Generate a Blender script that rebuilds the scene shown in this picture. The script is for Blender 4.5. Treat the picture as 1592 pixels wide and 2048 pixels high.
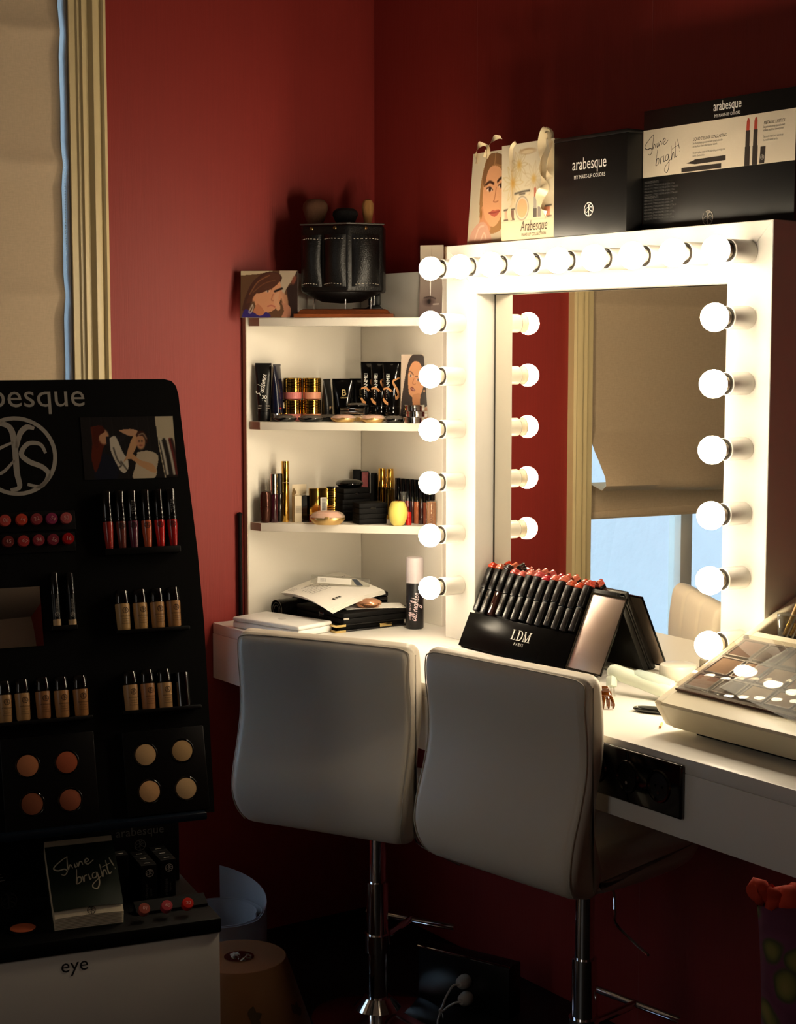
import bpy, bmesh, math, random
import numpy as np
from mathutils import Matrix, Vector
random.seed(7)
PI = math.pi
for o in list(bpy.data.objects):
    bpy.data.objects.remove(o)
SC = bpy.context.scene
COL = SC.collection

# ------------------------------------------------------------------ camera, light, exposure
FPX, CX, CY = 3317.0, 796.0, 1024.0
PITCH = math.atan(334.0 / FPX)
YAW = math.radians(34.6)
CAM = np.array([-2.752, -4.112, 1.71])
_fh = np.array([math.sin(YAW), math.cos(YAW), 0]); _R = np.array([math.cos(YAW), -math.sin(YAW), 0])
_F = _fh * math.cos(PITCH) + np.array([0, 0, -math.sin(PITCH)])
_U = np.cross(_R, _F)
cd = bpy.data.cameras.new('camera')
cd.sensor_fit = 'VERTICAL'; cd.sensor_height = 36.0; cd.lens = FPX * 36.0 / 2048.0
cd.clip_start = 0.05
cam = bpy.data.objects.new('camera', cd); COL.objects.link(cam)
cam.matrix_world = Matrix(((_R[0], _U[0], -_F[0], CAM[0]), (_R[1], _U[1], -_F[1], CAM[1]), (_R[2], _U[2], -_F[2], CAM[2]), (0, 0, 0, 1)))
SC.camera = cam

world = bpy.data.worlds.new('sky'); SC.world = world
world.use_nodes = True
bg = world.node_tree.nodes['Background']
bg.inputs['Color'].default_value = (0.68, 0.87, 1.0, 1)      # overcast late-afternoon sky outside the window
bg.inputs['Strength'].default_value = 6.0
SC.view_settings.view_transform = 'Standard'
SC.view_settings.look = 'None'
SC.view_settings.gamma = 1.0
SC.view_settings.use_curve_mapping = False
SC.view_settings.exposure = 0.12
BULB_STRENGTH = 50.0
BULB_COLOR = (1.0, 0.84, 0.60)

# added fill light at the windowless cream wall, to brighten the chair backs
ld = bpy.data.lights.new('side_fill_light', 'AREA'); ld.shape = 'RECTANGLE'; ld.size = 2.0; ld.size_y = 1.0
ld.energy = 6.5; ld.color = (1.0, 0.95, 0.88)
lo = bpy.data.objects.new('side_fill_light', ld); COL.objects.link(lo)
lo.location = (-4.66, -2.6, 2.0); lo.rotation_euler = (0, math.radians(-90), 0)   # shines towards +x
SC.cycles.max_bounces = 8

# ------------------------------------------------------------------ calibrated lookups (pixel of the photograph -> point on a real plane)
def _ray(px, py): return _F + _R * (px - CX) / FPX - _U * (py - CY) / FPX
def onz(px, py, z):
    d = _ray(px, py); return Vector(CAM + d * (z - CAM[2]) / d[2])
def onx(px, py, x):
    d = _ray(px, py); return Vector(CAM + d * (x - CAM[0]) / d[0])
def onpl(px, py, P, n):
    d = _ray(px, py); n = np.array(n); return Vector(CAM + d * float((np.array(P) - CAM) @ n) / float(d @ n))

# ------------------------------------------------------------------ helpers
def lin(c):
    return tuple(((v / 255.0) / 12.92 if v / 255.0 <= 0.04045 else ((v / 255.0 + 0.055) / 1.055) ** 2.4) for v in c)
MATS = {}
def mat(name, rgb=(200, 200, 200), rough=0.5, metal=0.0, spec=0.5, coat=0.0, trans=0.0, ior=1.45, emit=None, estr=0.0, noise=None, bump=None, sss=0.0, alpha=1.0):
    """noise=(scale, amount[, stretch xyz]) mottles the colour; bump=(scale, strength[, stretch])"""
    if name in MATS: return MATS[name]
    m = bpy.data.materials.new(name); m.use_nodes = True
    nt = m.node_tree; b = nt.nodes['Principled BSDF']
    c = lin(rgb) + (1,)
    b.inputs['Base Color'].default_value = c
    b.inputs['Roughness'].default_value = rough; b.inputs['Metallic'].default_value = metal
    b.inputs['Specular IOR Level'].default_value = spec; b.inputs['Coat Weight'].default_value = coat
    b.inputs['Coat Roughness'].default_value = 0.08
    b.inputs['Transmission Weight'].default_value = trans; b.inputs['IOR'].default_value = ior
    b.inputs['Alpha'].default_value = alpha
    if sss: b.inputs['Subsurface Weight'].default_value = sss; b.inputs['Subsurface Radius'].default_value = (0.01, 0.007, 0.004)
    if emit: b.inputs['Emission Color'].default_value = tuple(emit) + (1,); b.inputs['Emission Strength'].default_value = estr
    if noise or bump:
        tc = nt.nodes.new('ShaderNodeTexCoord')
    if noise:
        mp = nt.nodes.new('ShaderNodeMapping'); mp.inputs['Scale'].default_value = noise[2] if len(noise) > 2 else (1, 1, 1)
        nt.links.new(tc.outputs['Object'], mp.inputs['Vector'])
        n = nt.nodes.new('ShaderNodeTexNoise'); n.inputs['Scale'].default_value = noise[0]; n.inputs['Detail'].default_value = 4
        nt.links.new(mp.outputs['Vector'], n.inputs['Vector'])
        cr = nt.nodes.new('ShaderNodeMix'); cr.data_type = 'RGBA'
        k = noise[1]
        cr.inputs['A'].default_value = tuple(v * (1 - k) for v in c[:3]) + (1,)
        cr.inputs['B'].default_value = tuple(min(1, v * (1 + k)) for v in c[:3]) + (1,)
        nt.links.new(n.outputs['Fac'], cr.inputs['Factor']); nt.links.new(cr.outputs['Result'], b.inputs['Base Color'])
    if bump:
        mp2 = nt.nodes.new('ShaderNodeMapping'); mp2.inputs['Scale'].default_value = bump[2] if len(bump) > 2 else (1, 1, 1)
        nt.links.new(tc.outputs['Object'], mp2.inputs['Vector'])
        n2 = nt.nodes.new('ShaderNodeTexNoise'); n2.inputs['Scale'].default_value = bump[0]; n2.inputs['Detail'].default_value = 3
        nt.links.new(mp2.outputs['Vector'], n2.inputs['Vector'])
        bp = nt.nodes.new('ShaderNodeBump'); bp.inputs['Strength'].default_value = bump[1]; bp.inputs['Distance'].default_value = 0.002
        nt.links.new(n2.outputs['Fac'], bp.inputs['Height']); nt.links.new(bp.outputs['Normal'], b.inputs['Normal'])
    MATS[name] = m
    return m
def clear(name, rgb=(245, 246, 246), rough=0.03, ior=1.45, haze=0.0):
    """thin clear plastic or glass: transparent, with a true mirror-like sheen"""
    if name in MATS: return MATS[name]
    m = bpy.data.materials.new(name); m.use_nodes = True; nt = m.node_tree; nt.nodes.clear(); L = nt.links.new
    out = nt.nodes.new('ShaderNodeOutputMaterial'); t = nt.nodes.new('ShaderNodeBsdfTransparent'); g = nt.nodes.new('ShaderNodeBsdfGlossy'); f = nt.nodes.new('ShaderNodeFresnel'); mx = nt.nodes.new('ShaderNodeMixShader')
    t.inputs['Color'].default_value = lin(rgb) + (1,); g.inputs['Roughness'].default_value = rough; f.inputs['IOR'].default_value = ior
    ge = nt.nodes.new('ShaderNodeNewGeometry'); iv = nt.nodes.new('ShaderNodeMath'); iv.operation = 'SUBTRACT'; iv.inputs[0].default_value = 1.0; ml = nt.nodes.new('ShaderNodeMath'); ml.operation = 'MULTIPLY'
    L(ge.outputs['Backfacing'], iv.inputs[1]); L(f.outputs[0], ml.inputs[0]); L(iv.outputs[0], ml.inputs[1]); L(ml.outputs[0], mx.inputs['Fac']); L(g.outputs[0], mx.inputs[2])
    if haze:
        d = nt.nodes.new('ShaderNodeBsdfDiffuse'); d.inputs['Color'].default_value = lin(rgb) + (1,); m2 = nt.nodes.new('ShaderNodeMixShader'); m2.inputs['Fac'].default_value = haze
        L(t.outputs[0], m2.inputs[1]); L(d.outputs[0], m2.inputs[2]); L(m2.outputs[0], mx.inputs[1])
    else: L(t.outputs[0], mx.inputs[1])
    L(mx.outputs[0], out.inputs['Surface']); MATS[name] = m; return m
def print_mat():
    if 'printed_picture' in MATS: return MATS['printed_picture']
    m = bpy.data.materials.new('printed_picture'); m.use_nodes = True; nt = m.node_tree; b = nt.nodes['Principled BSDF']
    a = nt.nodes.new('ShaderNodeVertexColor'); a.layer_name = 'Col'
    nt.links.new(a.outputs['Color'], b.inputs['Base Color']); b.inputs['Roughness'].default_value = 0.35
    MATS['printed_picture'] = m; return m

def T(x, y, z): return Matrix.Translation((x, y, z))
def RZ(a): return Matrix.Rotation(math.radians(a), 4, 'Z')
def RX(a): return Matrix.Rotation(math.radians(a), 4, 'X')
def RY(a): return Matrix.Rotation(math.radians(a), 4, 'Y')
def frame(o, xd, yd):
    xd = Vector(xd).normalized(); yd = Vector(yd); yd = (yd - xd * yd.dot(xd)).normalized(); zd = xd.cross(yd)
    return Matrix(((xd.x, yd.x, zd.x, o[0]), (xd.y, yd.y, zd.y, o[1]), (xd.z, yd.z, zd.z, o[2]), (0, 0, 0, 1)))
FRONT = RX(90)      # local picture axes (x right, y up) laid on the -y face of an upright thing

def add(bm, verts, faces, M=None):
    vs = [bm.verts.new((M @ Vector(v)) if M else v) for v in verts]
    for f in faces:
        try: bm.faces.new([vs[i] for i in f])
        except ValueError: pass
    return vs
def merge(bm, src, M=None):
    vm = {v: bm.verts.new((M @ v.co) if M else v.co) for v in src.verts}
    for f in src.faces:
        try: bm.faces.new([vm[v] for v in f.verts])
        except ValueError: pass
    src.free()
def box(bm, lo, hi, bev=0.0, M=None, seg=2):
    t = bmesh.new(); bmesh.ops.create_cube(t, size=1.0)
    c = [(a + b) / 2 for a, b in zip(lo, hi)]; s = [abs(b - a) for a, b in zip(lo, hi)]
    for v in t.verts: v.co = Vector((c[0] + v.co.x * s[0], c[1] + v.co.y * s[1], c[2] + v.co.z * s[2]))
    if bev: bmesh.ops.bevel(t, geom=list(t.edges), offset=min(bev, min(s) * 0.45), segments=seg, profile=0.5, affect='EDGES')
    merge(bm, t, M)
def prism(bm, pts, z0, z1, M=None, bev=0.0, seg=2):
    t = bmesh.new(); n = len(pts)
    add(t, [(x, y, z0) for x, y in pts] + [(x, y, z1) for x, y in pts],
        [tuple(range(n))[::-1], tuple(range(n, 2 * n))] + [(i, (i + 1) % n, n + (i + 1) % n, n + i) for i in range(n)])
    bmesh.ops.recalc_face_normals(t, faces=list(t.faces))
    if bev: bmesh.ops.bevel(t, geom=list(t.edges), offset=bev, segments=seg, profile=0.5, affect='EDGES')
    merge(bm, t, M)
def lathe(bm, prof, seg=24, M=None, sx=1.0, sy=1.0):
    rings = []; vs = []; fs = []
    for r, z in prof:
        if r < 1e-6: rings.append([len(vs)]); vs.append((0, 0, z))
        else:
            rings.append(list(range(len(vs), len(vs) + seg)))
            for i in range(seg): a = 2 * PI * i / seg; vs.append((r * sx * math.cos(a), r * sy * math.sin(a), z))
    for A, B in zip(rings, rings[1:]):
        if len(A) == 1 and len(B) == 1: continue
        for i in range(seg):
            j = (i + 1) % seg
            if len(A) == 1: fs.append((A[0], B[j], B[i]))
            elif len(B) == 1: fs.append((A[i], A[j], B[0]))
            else: fs.append((A[i], A[j], B[j], B[i]))
    for R in (rings[0], rings[-1]):
        if len(R) > 1: fs.append(tuple(R) if R is rings[-1] else tuple(R[::-1]))
    add(bm, vs, fs, M)
def cyl(bm, r, z0, z1, seg=20, M=None, bev=0.0):
    if bev: lathe(bm, [(r - bev, z0), (r, z0 + bev), (r, z1 - bev), (r - bev, z1)], seg, M)
    else: lathe(bm, [(r, z0), (r, z1)], seg, M)
def smooth_path(pts, n=6):
    P = [Vector(p) for p in pts]
    if len(P) < 3: return P
    out = []
    for i in range(len(P) - 1):
        p0 = P[max(i - 1, 0)]; p1 = P[i]; p2 = P[i + 1]; p3 = P[min(i + 2, len(P) - 1)]
        for k in range(n):
            t = k / n
            out.append(0.5 * ((2 * p1) + (p2 - p0) * t + (2 * p0 - 5 * p1 + 4 * p2 - p3) * t * t + (3 * p1 - p0 - 3 * p2 + p3) * t ** 3))
    out.append(P[-1]); return out
def tube(bm, pts, r, seg=8, M=None, cap=True):
    P = [Vector(p) for p in pts]; n = len(P); vs = []; fs = []
    up = None
    for i in range(n):
        d = (P[min(i + 1, n - 1)] - P[max(i - 1, 0)]).normalized()
        if up is None: up = d.orthogonal().normalized()
        up = (up - d * up.dot(d)).normalized(); s = d.cross(up)
        rr = r[i] if isinstance(r, (list, tuple)) else r
        for k in range(seg):
            a = 2 * PI * k / seg; vs.append(P[i] + (up * math.cos(a) + s * math.sin(a)) * rr)
    for i in range(n - 1):
        for k in range(seg):
            j = (k + 1) % seg; fs.append((i * seg + k, i * seg + j, (i + 1) * seg + j, (i + 1) * seg + k))
    if cap: fs.append(tuple(range(seg))[::-1]); fs.append(tuple(range((n - 1) * seg, n * seg)))
    add(bm, vs, fs, M)
def sheet(bm, fn, nu, nv, th, M=None):
    """a thin solid sheet: fn(u,v) in 0..1 -> point"""
    g = [[Vector(fn(i / nu, j / nv)) for j in range(nv + 1)] for i in range(nu + 1)]
    vs = []; fs = []
    def idx(i, j, s): return s * (nu + 1) * (nv + 1) + i * (nv + 1) + j
    for s in (0, 1):
        for i in range(nu + 1):
            for j in range(nv + 1):
                a = g[min(i + 1, nu)][j] - g[max(i - 1, 0)][j]; b = g[i][min(j + 1, nv)] - g[i][max(j - 1, 0)]
                nn = a.cross(b); nn = nn.normalized() if nn.length > 1e-9 else Vector((0, 0, 1))
                vs.append(g[i][j] - nn * th * s)
    for i in range(nu):
        for j in range(nv):
            fs.append((idx(i, j, 0), idx(i + 1, j, 0), idx(i + 1, j + 1, 0), idx(i, j + 1, 0)))
            fs.append((idx(i, j, 1), idx(i, j + 1, 1), idx(i + 1, j + 1, 1), idx(i + 1, j, 1)))
    for i in range(nu):
        fs.append((idx(i, 0, 0), idx(i, 0, 1), idx(i + 1, 0, 1), idx(i + 1, 0, 0)))
        fs.append((idx(i, nv, 0), idx(i + 1, nv, 0), idx(i + 1, nv, 1), idx(i, nv, 1)))
    for j in range(nv):
        fs.append((idx(0, j, 0), idx(0, j + 1, 0), idx(0, j + 1, 1), idx(0, j, 1)))
        fs.append((idx(nu, j, 0), idx(nu, j, 1), idx(nu, j + 1, 1), idx(nu, j + 1, 0)))
    add(bm, vs, fs, M)
def fin(bm, name, m, parent=None, M=None, ang=35, fixn=True):
    me = bpy.data.meshes.new(name)
    if fixn: bmesh.ops.recalc_face_normals(bm, faces=list(bm.faces))
    bm.to_mesh(me); bm.free()
    me.shade_smooth()
    try: me.set_sharp_from_angle(angle=math.radians(ang))
    except Exception: pass
    me.materials.append(m)
    return link(name, me, parent, M)
def link(name, me, parent=None, M=None):
    o = bpy.data.objects.new(name, me); COL.objects.link(o)
    if parent: o.parent = parent
    if M is not None: o.matrix_local = M
    return o
def tag(o, label, cat, group=None):
    o['label'] = label; o['category'] = cat
    if group: o['group'] = group
    return o
def thing(name, label, cat, M=None, group=None):
    o = bpy.data.objects.new(name, None); COL.objects.link(o); o.empty_display_size = 0.05
    if M is not None: o.matrix_world = M
    return tag(o, label, cat, group)
def struct(o): o['kind'] = 'structure'; return o
def copy_tree(o, parent=None):
    c = o.copy(); COL.objects.link(c); c.parent = parent
    for ch in list(o.children): copy_tree(ch, c)
    return c
def new(): return bmesh.new()
def P1(name, m, parent, fn, M=None, ang=35):
    """one part from one builder call"""
    bm = new(); fn(bm); return fin(bm, name, m, parent, M, ang)

# ------------------------------------------------------------------ writing, marks and prints
_TX = {}
def text_mesh(s, size, align='CENTER', shear=0.0, spacing=1.0):
    key = (s, round(size, 5), align, shear, spacing)
    if key in _TX: return _TX[key]
    cu = bpy.data.curves.new('lettering', 'FONT'); cu.body = s; cu.size = size; cu.align_x = align; cu.shear = shear; cu.space_character = spacing
    cu.resolution_u = 3
    o = bpy.data.objects.new('lettering', cu); COL.objects.link(o)
    dg = bpy.context.evaluated_depsgraph_get(); dg.update()
    me = bpy.data.meshes.new_from_object(o.evaluated_get(dg))
    bpy.data.objects.remove(o); bpy.data.curves.remove(cu)
    _TX[key] = me; return me
def text(s, size, m, parent, M, align='CENTER', shear=0.0, spacing=1.0, sx=1.0, name='lettering'):
    me = text_mesh(s, size, align, shear, spacing).copy(); me.materials.clear(); me.materials.append(m)
    return link(name, me, parent, M @ Matrix.Diagonal((sx, 1, 1, 1)))
def ribbon(bm, pts, w, M=None):
    """flat pen stroke in the xy plane; w may vary along the stroke"""
    n = len(pts); vs = []; fs = []
    for i in range(n):
        d = Vector(pts[min(i + 1, n - 1)]) - Vector(pts[max(i - 1, 0)]); d = Vector((d[0], d[1], 0))
        d = d.normalized() if d.length > 1e-9 else Vector((1, 0, 0)); s = Vector((-d.y, d.x, 0))
        ww = (w[i] if isinstance(w, (list, tuple)) else w) / 2
        p = Vector((pts[i][0], pts[i][1], 0)); vs += [p + s * ww, p - s * ww]
    for i in range(n - 1): fs.append((2 * i, 2 * i + 1, 2 * i + 3, 2 * i + 2))
    add(bm, vs, fs, M)
def strokes(bm, paths, w, sc=1.0, ox=0.0, oy=0.0, M=None, taper=True, n=6):
    for p in paths:
        q = smooth_path([((x - ox) * sc, (y - oy) * sc, 0) for x, y in p], n)
        k = len(q) - 1
        ww = [w * (0.55 + 0.45 * math.sin(PI * i / max(k, 1))) if taper else w for i in range(len(q))]
        ribbon(bm, q, ww, M)
SHINE = [[(440, -392), (415, -400), (368, -432), (355, -452), (378, -464), (412, -460), (424, -476), (408, -495), (390, -490)],
         [(437, -386), (432, -430), (431, -466), (444, -441), (452, -446), (456, -462)], [(470, -436), (472, -458), (480, -452)],
         [(484, -432), (487, -456), (499, -432), (510, -432), (514, -450)], [(522, -442), (548, -428), (540, -416), (527, -432), (542, -450), (576, -428)],
         [(476, -472), (464, -540), (462, -556), (472, -522), (490, -522), (488, -545), (465, -558)], [(500, -514), (503, -550), (509, -520), (526, -512)],
         [(535, -508), (538, -540), (546, -534)], [(577, -504), (557, -510), (555, -535), (575, -530), (581, -505), (586, -560), (570, -598), (546, -590), (552, -568), (602, -530)],
         [(604, -460), (608, -536), (616, -505), (628, -500), (634, -528)], [(640, -442), (645, -520), (662, -514)], [(612, -480), (664, -462)],
         [(662, -430), (670, -455), (680, -482)], [(683, -494), (686, -500)]]
SCRIPT = {'a': ([(.75, .85), (.35, 1), (.05, .5), (.3, 0), (.7, .5), (.78, .95), (.75, .2), (1.05, .1)], 1.0), 'l': ([(0, .2), (.45, 1.3), (.4, 2.2), (.15, 1.8), (.1, .3), (.3, 0), (.6, .2)], .6),
          'n': ([(0, .9), (.12, 0), (.2, .6), (.5, 1), (.65, .7), (.65, .1), (.9, .1)], .9), 'i': ([(0, .3), (.2, 1), (.2, .1), (.45, .2)], .45),
          'g': ([(.7, .9), (.3, 1), (.05, .5), (.3, .05), (.65, .5), (.72, .9), (.6, -.8), (.2, -1.2), (.05, -.8), (.9, .2)], .95), 'h': ([(0, .2), (.4, 1.6), (.3, 2.2), (.1, 1.6), (.08, 0), (.3, .8), (.6, .9), (.62, .1), (.9, .15)], .9),
          't': ([(.3, 2.0), (.2, .2), (.5, .1)], .55), 'e': ([(0, .3), (.5, .7), (.35, 1), (.08, .5), (.35, 0), (.8, .3)], .8), 'r': ([(0, .4), (.2, 1.05), (.5, .85), (.4, .2), (.7, .1)], .7),
          'u': ([(.05, 1), (.1, .15), (.4, .1), (.62, 1), (.65, .1), (.9, .15)], .9), 'd': ([(.6, .9), (.2, .9), (.05, .3), (.35, 0), (.65, .5), (.75, 2.1), (.7, .2), (.95, .1)], .95),
          'm': ([(0, .95), (.1, 0), (.2, .7), (.4, 1), (.5, .1), (.65, .8), (.85, 1), (.92, .1), (1.15, .15)], 1.15), 'E': ([(.8, 2), (.35, 2.2), (.15, 1.7), (.5, 1.2), (.05, .9), (.0, .2), (.5, 0), (1.0, .5)], 1.0), ' ': ([], .4)}
def script_text(bm, s, h, w, M=None, lean=0.25):
    x = 0
    tot = sum(SCRIPT[c][1] for c in s)
    for c in s:
        p, adv = SCRIPT[c]
        if p: strokes(bm, [[((x - tot / 2 + a + lean * b) * h, b * h) for a, b in p]], w, M=M, n=4)
        x += adv
def logo(bm, r, M=None, ring=0.10):
    """round emblem: a ring with the intertwined letters a, r, s"""
    pts = [(math.cos(2 * PI * i / 48) * r * (1 - ring / 2), math.sin(2 * PI * i / 48) * r * (1 - ring / 2)) for i in range(49)]
    ribbon(bm, pts, r * ring, M)
    st = [([(-.72, .58), (-.45, .82), (-.12, .72), (-.03, .3), (-.02, -.4), (.02, -.78), (-.2, -.85)], .15), ([(-.05, .35), (-.4, .2), (-.72, 0), (-.7, -.3), (-.4, -.42), (-.05, -.1)], .10),
          ([(.02, .2), (.12, .55), (.3, .72), (.48, .68)], .14), ([(.72, .05), (.6, .28), (.3, .3), (.12, .05), (.3, -.15), (.62, -.3), (.75, -.5), (.55, -.78), (.22, -.72)], .13)]
    for p, w in st: strokes(bm, [p], w * r, sc=r, M=M, taper=True, n=5)
def mark(kind, m, parent, M, **k):
    bm = new()
    if kind == 'logo': logo(bm, k['r'], ring=k.get('ring', 0.10)); nm = 'emblem'
    elif kind == 'shine': strokes(bm, SHINE, k['w'], sc=k['h'] / 210.0, ox=520, oy=-490); nm = 'handwritten_lettering'
    else: script_text(bm, k['s'], k['h'], k['w'], lean=k.get('lean', 0.25)); nm = 'handwritten_lettering'
    return fin(bm, nm, m, parent, M, fixn=False)
class Pic:
    """a small printed picture, kept as colours on a fine grid of the printed surface (coordinates 0..1, y up)"""
    def __init__(s, w, h, nx, bgc):
        s.w, s.h, s.nx = w, h, nx; s.ny = max(4, int(nx * h / w)); s.a = w / h
        s.U, s.V = np.meshgrid(np.linspace(0, 1, nx + 1), np.linspace(0, 1, s.ny + 1)); s.C = np.zeros(s.U.shape + (3,)); s.C[:] = bgc; s.e = 1.2 / nx
    def put(s, mask, c, op=1.0):
        k = (np.clip(mask, 0, 1) * op)[..., None]; s.C = s.C * (1 - k) + np.array(c, float) * k; return s
    def ell(s, cx, cy, rx, ry, c, rot=0, op=1.0, soft=1.0):
        x = s.U - cx; y = (s.V - cy) / s.a; a = math.radians(rot)
        X = x * math.cos(a) + y * math.sin(a); Y = -x * math.sin(a) + y * math.cos(a); ry = ry / s.a
        d = (np.sqrt((X / rx) ** 2 + (Y / ry) ** 2) - 1) * min(rx, ry)
        return s.put(0.5 - d / (2 * s.e * soft), c, op)
    def poly(s, pts, c, op=1.0, smooth=True):
        if smooth: pts = [(p.x, p.y) for p in smooth_path([(x, y, 0) for x, y in pts + [pts[0]]], 5)]
        ins = np.zeros(s.U.shape, bool); n = len(pts)
        for i in range(n):
            x1, y1 = pts[i]; x2, y2 = pts[(i + 1) % n]
            if abs(y2 - y1) < 1e-9: continue
            cond = ((y1 > s.V) != (y2 > s.V)) & (s.U < (x2 - x1) * (s.V - y1) / (y2 - y1) + x1); ins ^= cond
        return s.put(ins.astype(float), c, op)
    def line(s, pts, w, c, op=1.0):
        pts = [(p.x, p.y) for p in smooth_path([(x, y, 0) for x, y in pts], 4)]; D = np.full(s.U.shape, 9.0)
        for (x1, y1), (x2, y2) in zip(pts, pts[1:]):
            dx, dy = x2 - x1, (y2 - y1) / s.a; L = dx * dx + dy * dy + 1e-12
            t = np.clip(((s.U - x1) * dx + (s.V - y1) / s.a * dy) / L, 0, 1)
            D = np.minimum(D, np.hypot(s.U - x1 - t * dx, (s.V - y1) / s.a - t * dy))
        return s.put(0.5 - (D - w / 2) / (2 * s.e), c, op)
    def grad(s, c0, c1, op=1.0):
        k = s.V[..., None]; s.C = s.C * (1 - op) + (np.array(c0, float) * (1 - k) + np.array(c1, float) * k) * op; return s
    def mesh(s, name, fn=None):
        n, m_ = s.nx + 1, s.ny + 1
        vs = [((fn(s.U[j, i], s.V[j, i])) if fn else ((s.U[j, i] - .5) * s.w, s.V[j, i] * s.h, 0)) for j in range(m_) for i in range(n)]
        fs = [(j * n + i, j * n + i + 1, (j + 1) * n + i + 1, (j + 1) * n + i) for j in range(m_ - 1) for i in range(n - 1)]
        me = bpy.data.meshes.new(name); me.from_pydata(vs, [], fs)
        ca = me.color_attributes.new('Col', 'FLOAT_COLOR', 'POINT')
        c = s.C / 255.0; c = np.where(c <= 0.04045, c / 12.92, ((c + 0.055) / 1.055) ** 2.4)
        buf = np.ones((m_ * n, 4)); buf[:, :3] = c.reshape(-1, 3); ca.data.foreach_set('color', buf.ravel())
        me.materials.append(print_mat()); me.shade_smooth(); return me
# ------------------------------------------------------------------ shared materials
M_WALL = mat('red_wallpaper', (136, 37, 31), 0.55, noise=(3.0, 0.10, (60, 60, 1.2)), bump=(4.0, 0.25, (150, 150, 2)))
M_CREAM = mat('cream_gloss_paint', (208, 190, 146), 0.35)
M_WHITE = mat('white_lacquer', (236, 232, 224), 0.38)
M_LAM = mat('white_laminate', (232, 226, 214), 0.42, noise=(2.0, 0.02))
M_EDGE = mat('shaded_board_edge', (196, 172, 152), 0.6, noise=(60, 0.08))  # brownish tint paints shade onto the unlit edges of the white shelf boards
M_BLACK = mat('black_plastic', (8, 8, 9), 0.35, spec=0.4)
M_BGLOSS = mat('gloss_black', (5, 5, 6), 0.08, coat=0.5)
M_BMATTE = mat('matte_black', (9, 8, 8), 0.6, spec=0.15)
M_CHROME = mat('chrome', (225, 225, 228), 0.08, metal=1.0)
M_GOLD = mat('polished_gold', (222, 178, 88), 0.12, metal=1.0)
M_SILVER = mat('silver', (205, 203, 198), 0.14, metal=1.0)
M_GREYTXT = mat('grey_print', (176, 168, 156), 0.6)
M_DIMTXT = mat('dim_grey_print', (92, 90, 88), 0.6)
M_WTXT = mat('white_print', (238, 234, 226), 0.5)
M_BTXT = mat('black_print', (22, 18, 18), 0.6)
M_PAPER = mat('white_paper', (240, 236, 228), 0.7)
M_LEATHER = mat('black_leather', (12, 11, 11), 0.36, spec=0.5, bump=(260, 0.5))
M_PU = mat('off_white_leatherette', (224, 214, 198), 0.42, bump=(420, 0.06))
M_CLEAR = clear('clear_plastic', (240, 240, 236), haze=0.06)
M_GLASS = clear('window_glass', (236, 244, 250), 0.0)

# ------------------------------------------------------------------ room shell
HC = 3.05
fl = new(); box(fl, (-4.7, -6.3, -0.06), (0.16, 0.16, 0.0)); struct(fin(fl, 'floor', mat('dark_stained_floor', (16, 9, 7), 0.5, noise=(3, 0.35, (1, 14, 1)))))
b = new(); box(b, (-4.7, -6.3, HC), (0.16, 0.16, HC + 0.06)); struct(fin(b, 'ceiling', mat('ceiling_paint', (120, 108, 98), 0.8)))
WX0, WX1, WZ0, WZ1 = -2.40, -0.957, 0.62, 2.74
b = new()
box(b, (WX1, 0, 0), (0.16, 0.16, HC)); box(b, (-4.7, 0, 0), (WX0, 0.16, HC)); box(b, (WX0, 0, 0), (WX1, 0.16, WZ0)); box(b, (WX0, 0, WZ1), (WX1, 0.16, HC))
struct(fin(b, 'wall_back', M_WALL))
b = new(); box(b, (0.0015, -6.3, 0), (0.16, 0.0, HC)); wr = struct(fin(b, 'wall_right', M_WALL))
ys = [-0.0005, -0.4965, -1.1735, -1.8, -2.45]
for i in range(4):       # wallpaper lengths with their open seams
    bb = new(); box(bb, (0.0, ys[i + 1] + 0.0006, 0.0), (0.0012, ys[i] - 0.0006, HC)); fin(bb, 'wallpaper_strip', M_WALL, wr)
for i in (1, 2, 3):
    bb = new(); box(bb, (0.0004, ys[i] - 0.0008, 0.0), (0.0016, ys[i] + 0.0008, HC)); fin(bb, 'paper_seam', mat('paper_seam', (150, 96, 92), 0.8), wr)
M_GREIGE = mat('cream_wall_paint', (214, 200, 176), 0.8)
b = new(); box(b, (-4.86, -6.3, 0), (-4.7, 0.16, HC)); struct(fin(b, 'wall_left', M_GREIGE))
b = new()
box(b, (-4.7, -6.46, 0), (0.16, -6.3, HC))
struct(fin(b, 'wall_front', mat('taupe_wall_paint', (140, 120, 104), 0.8)))
# painted lining of the window opening
b = new(); box(b, (WX1 - 0.004, 0.0, WZ0), (WX1, 0.085, WZ1)); box(b, (WX0, 0.0, WZ0), (WX0 + 0.004, 0.085, WZ1)); box(b, (WX0, 0.0, WZ1 - 0.004), (WX1, 0.085, WZ1)); struct(fin(b, 'trim_3', mat('grey_reveal_paint', (150, 150, 152), 0.6)))
# window casing: stepped moulding beside the blind
prof = [(-0.863, 0.0), (-0.863, -0.030), (-0.872, -0.034), (-0.876, -0.030), (-0.878, -0.024), (-0.892, -0.030), (-0.900, -0.030), (-0.906, -0.022), (-0.909, -0.016), (-0.918, -0.018), (-0.926, -0.020),
        (-0.930, -0.013), (-0.936, -0.013), (-0.940, -0.008), (-0.957, -0.008), (-0.957, 0.0)]
b = new(); prism(b, prof, 0.42, HC - 0.001); struct(fin(b, 'trim_1', M_CREAM, ang=25))
b = new(); prism(b, [(-2.40 - (x + 0.957), y) for x, y in prof], 0.42, HC - 0.001); struct(fin(b, 'trim_2', M_CREAM, ang=25))
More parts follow.
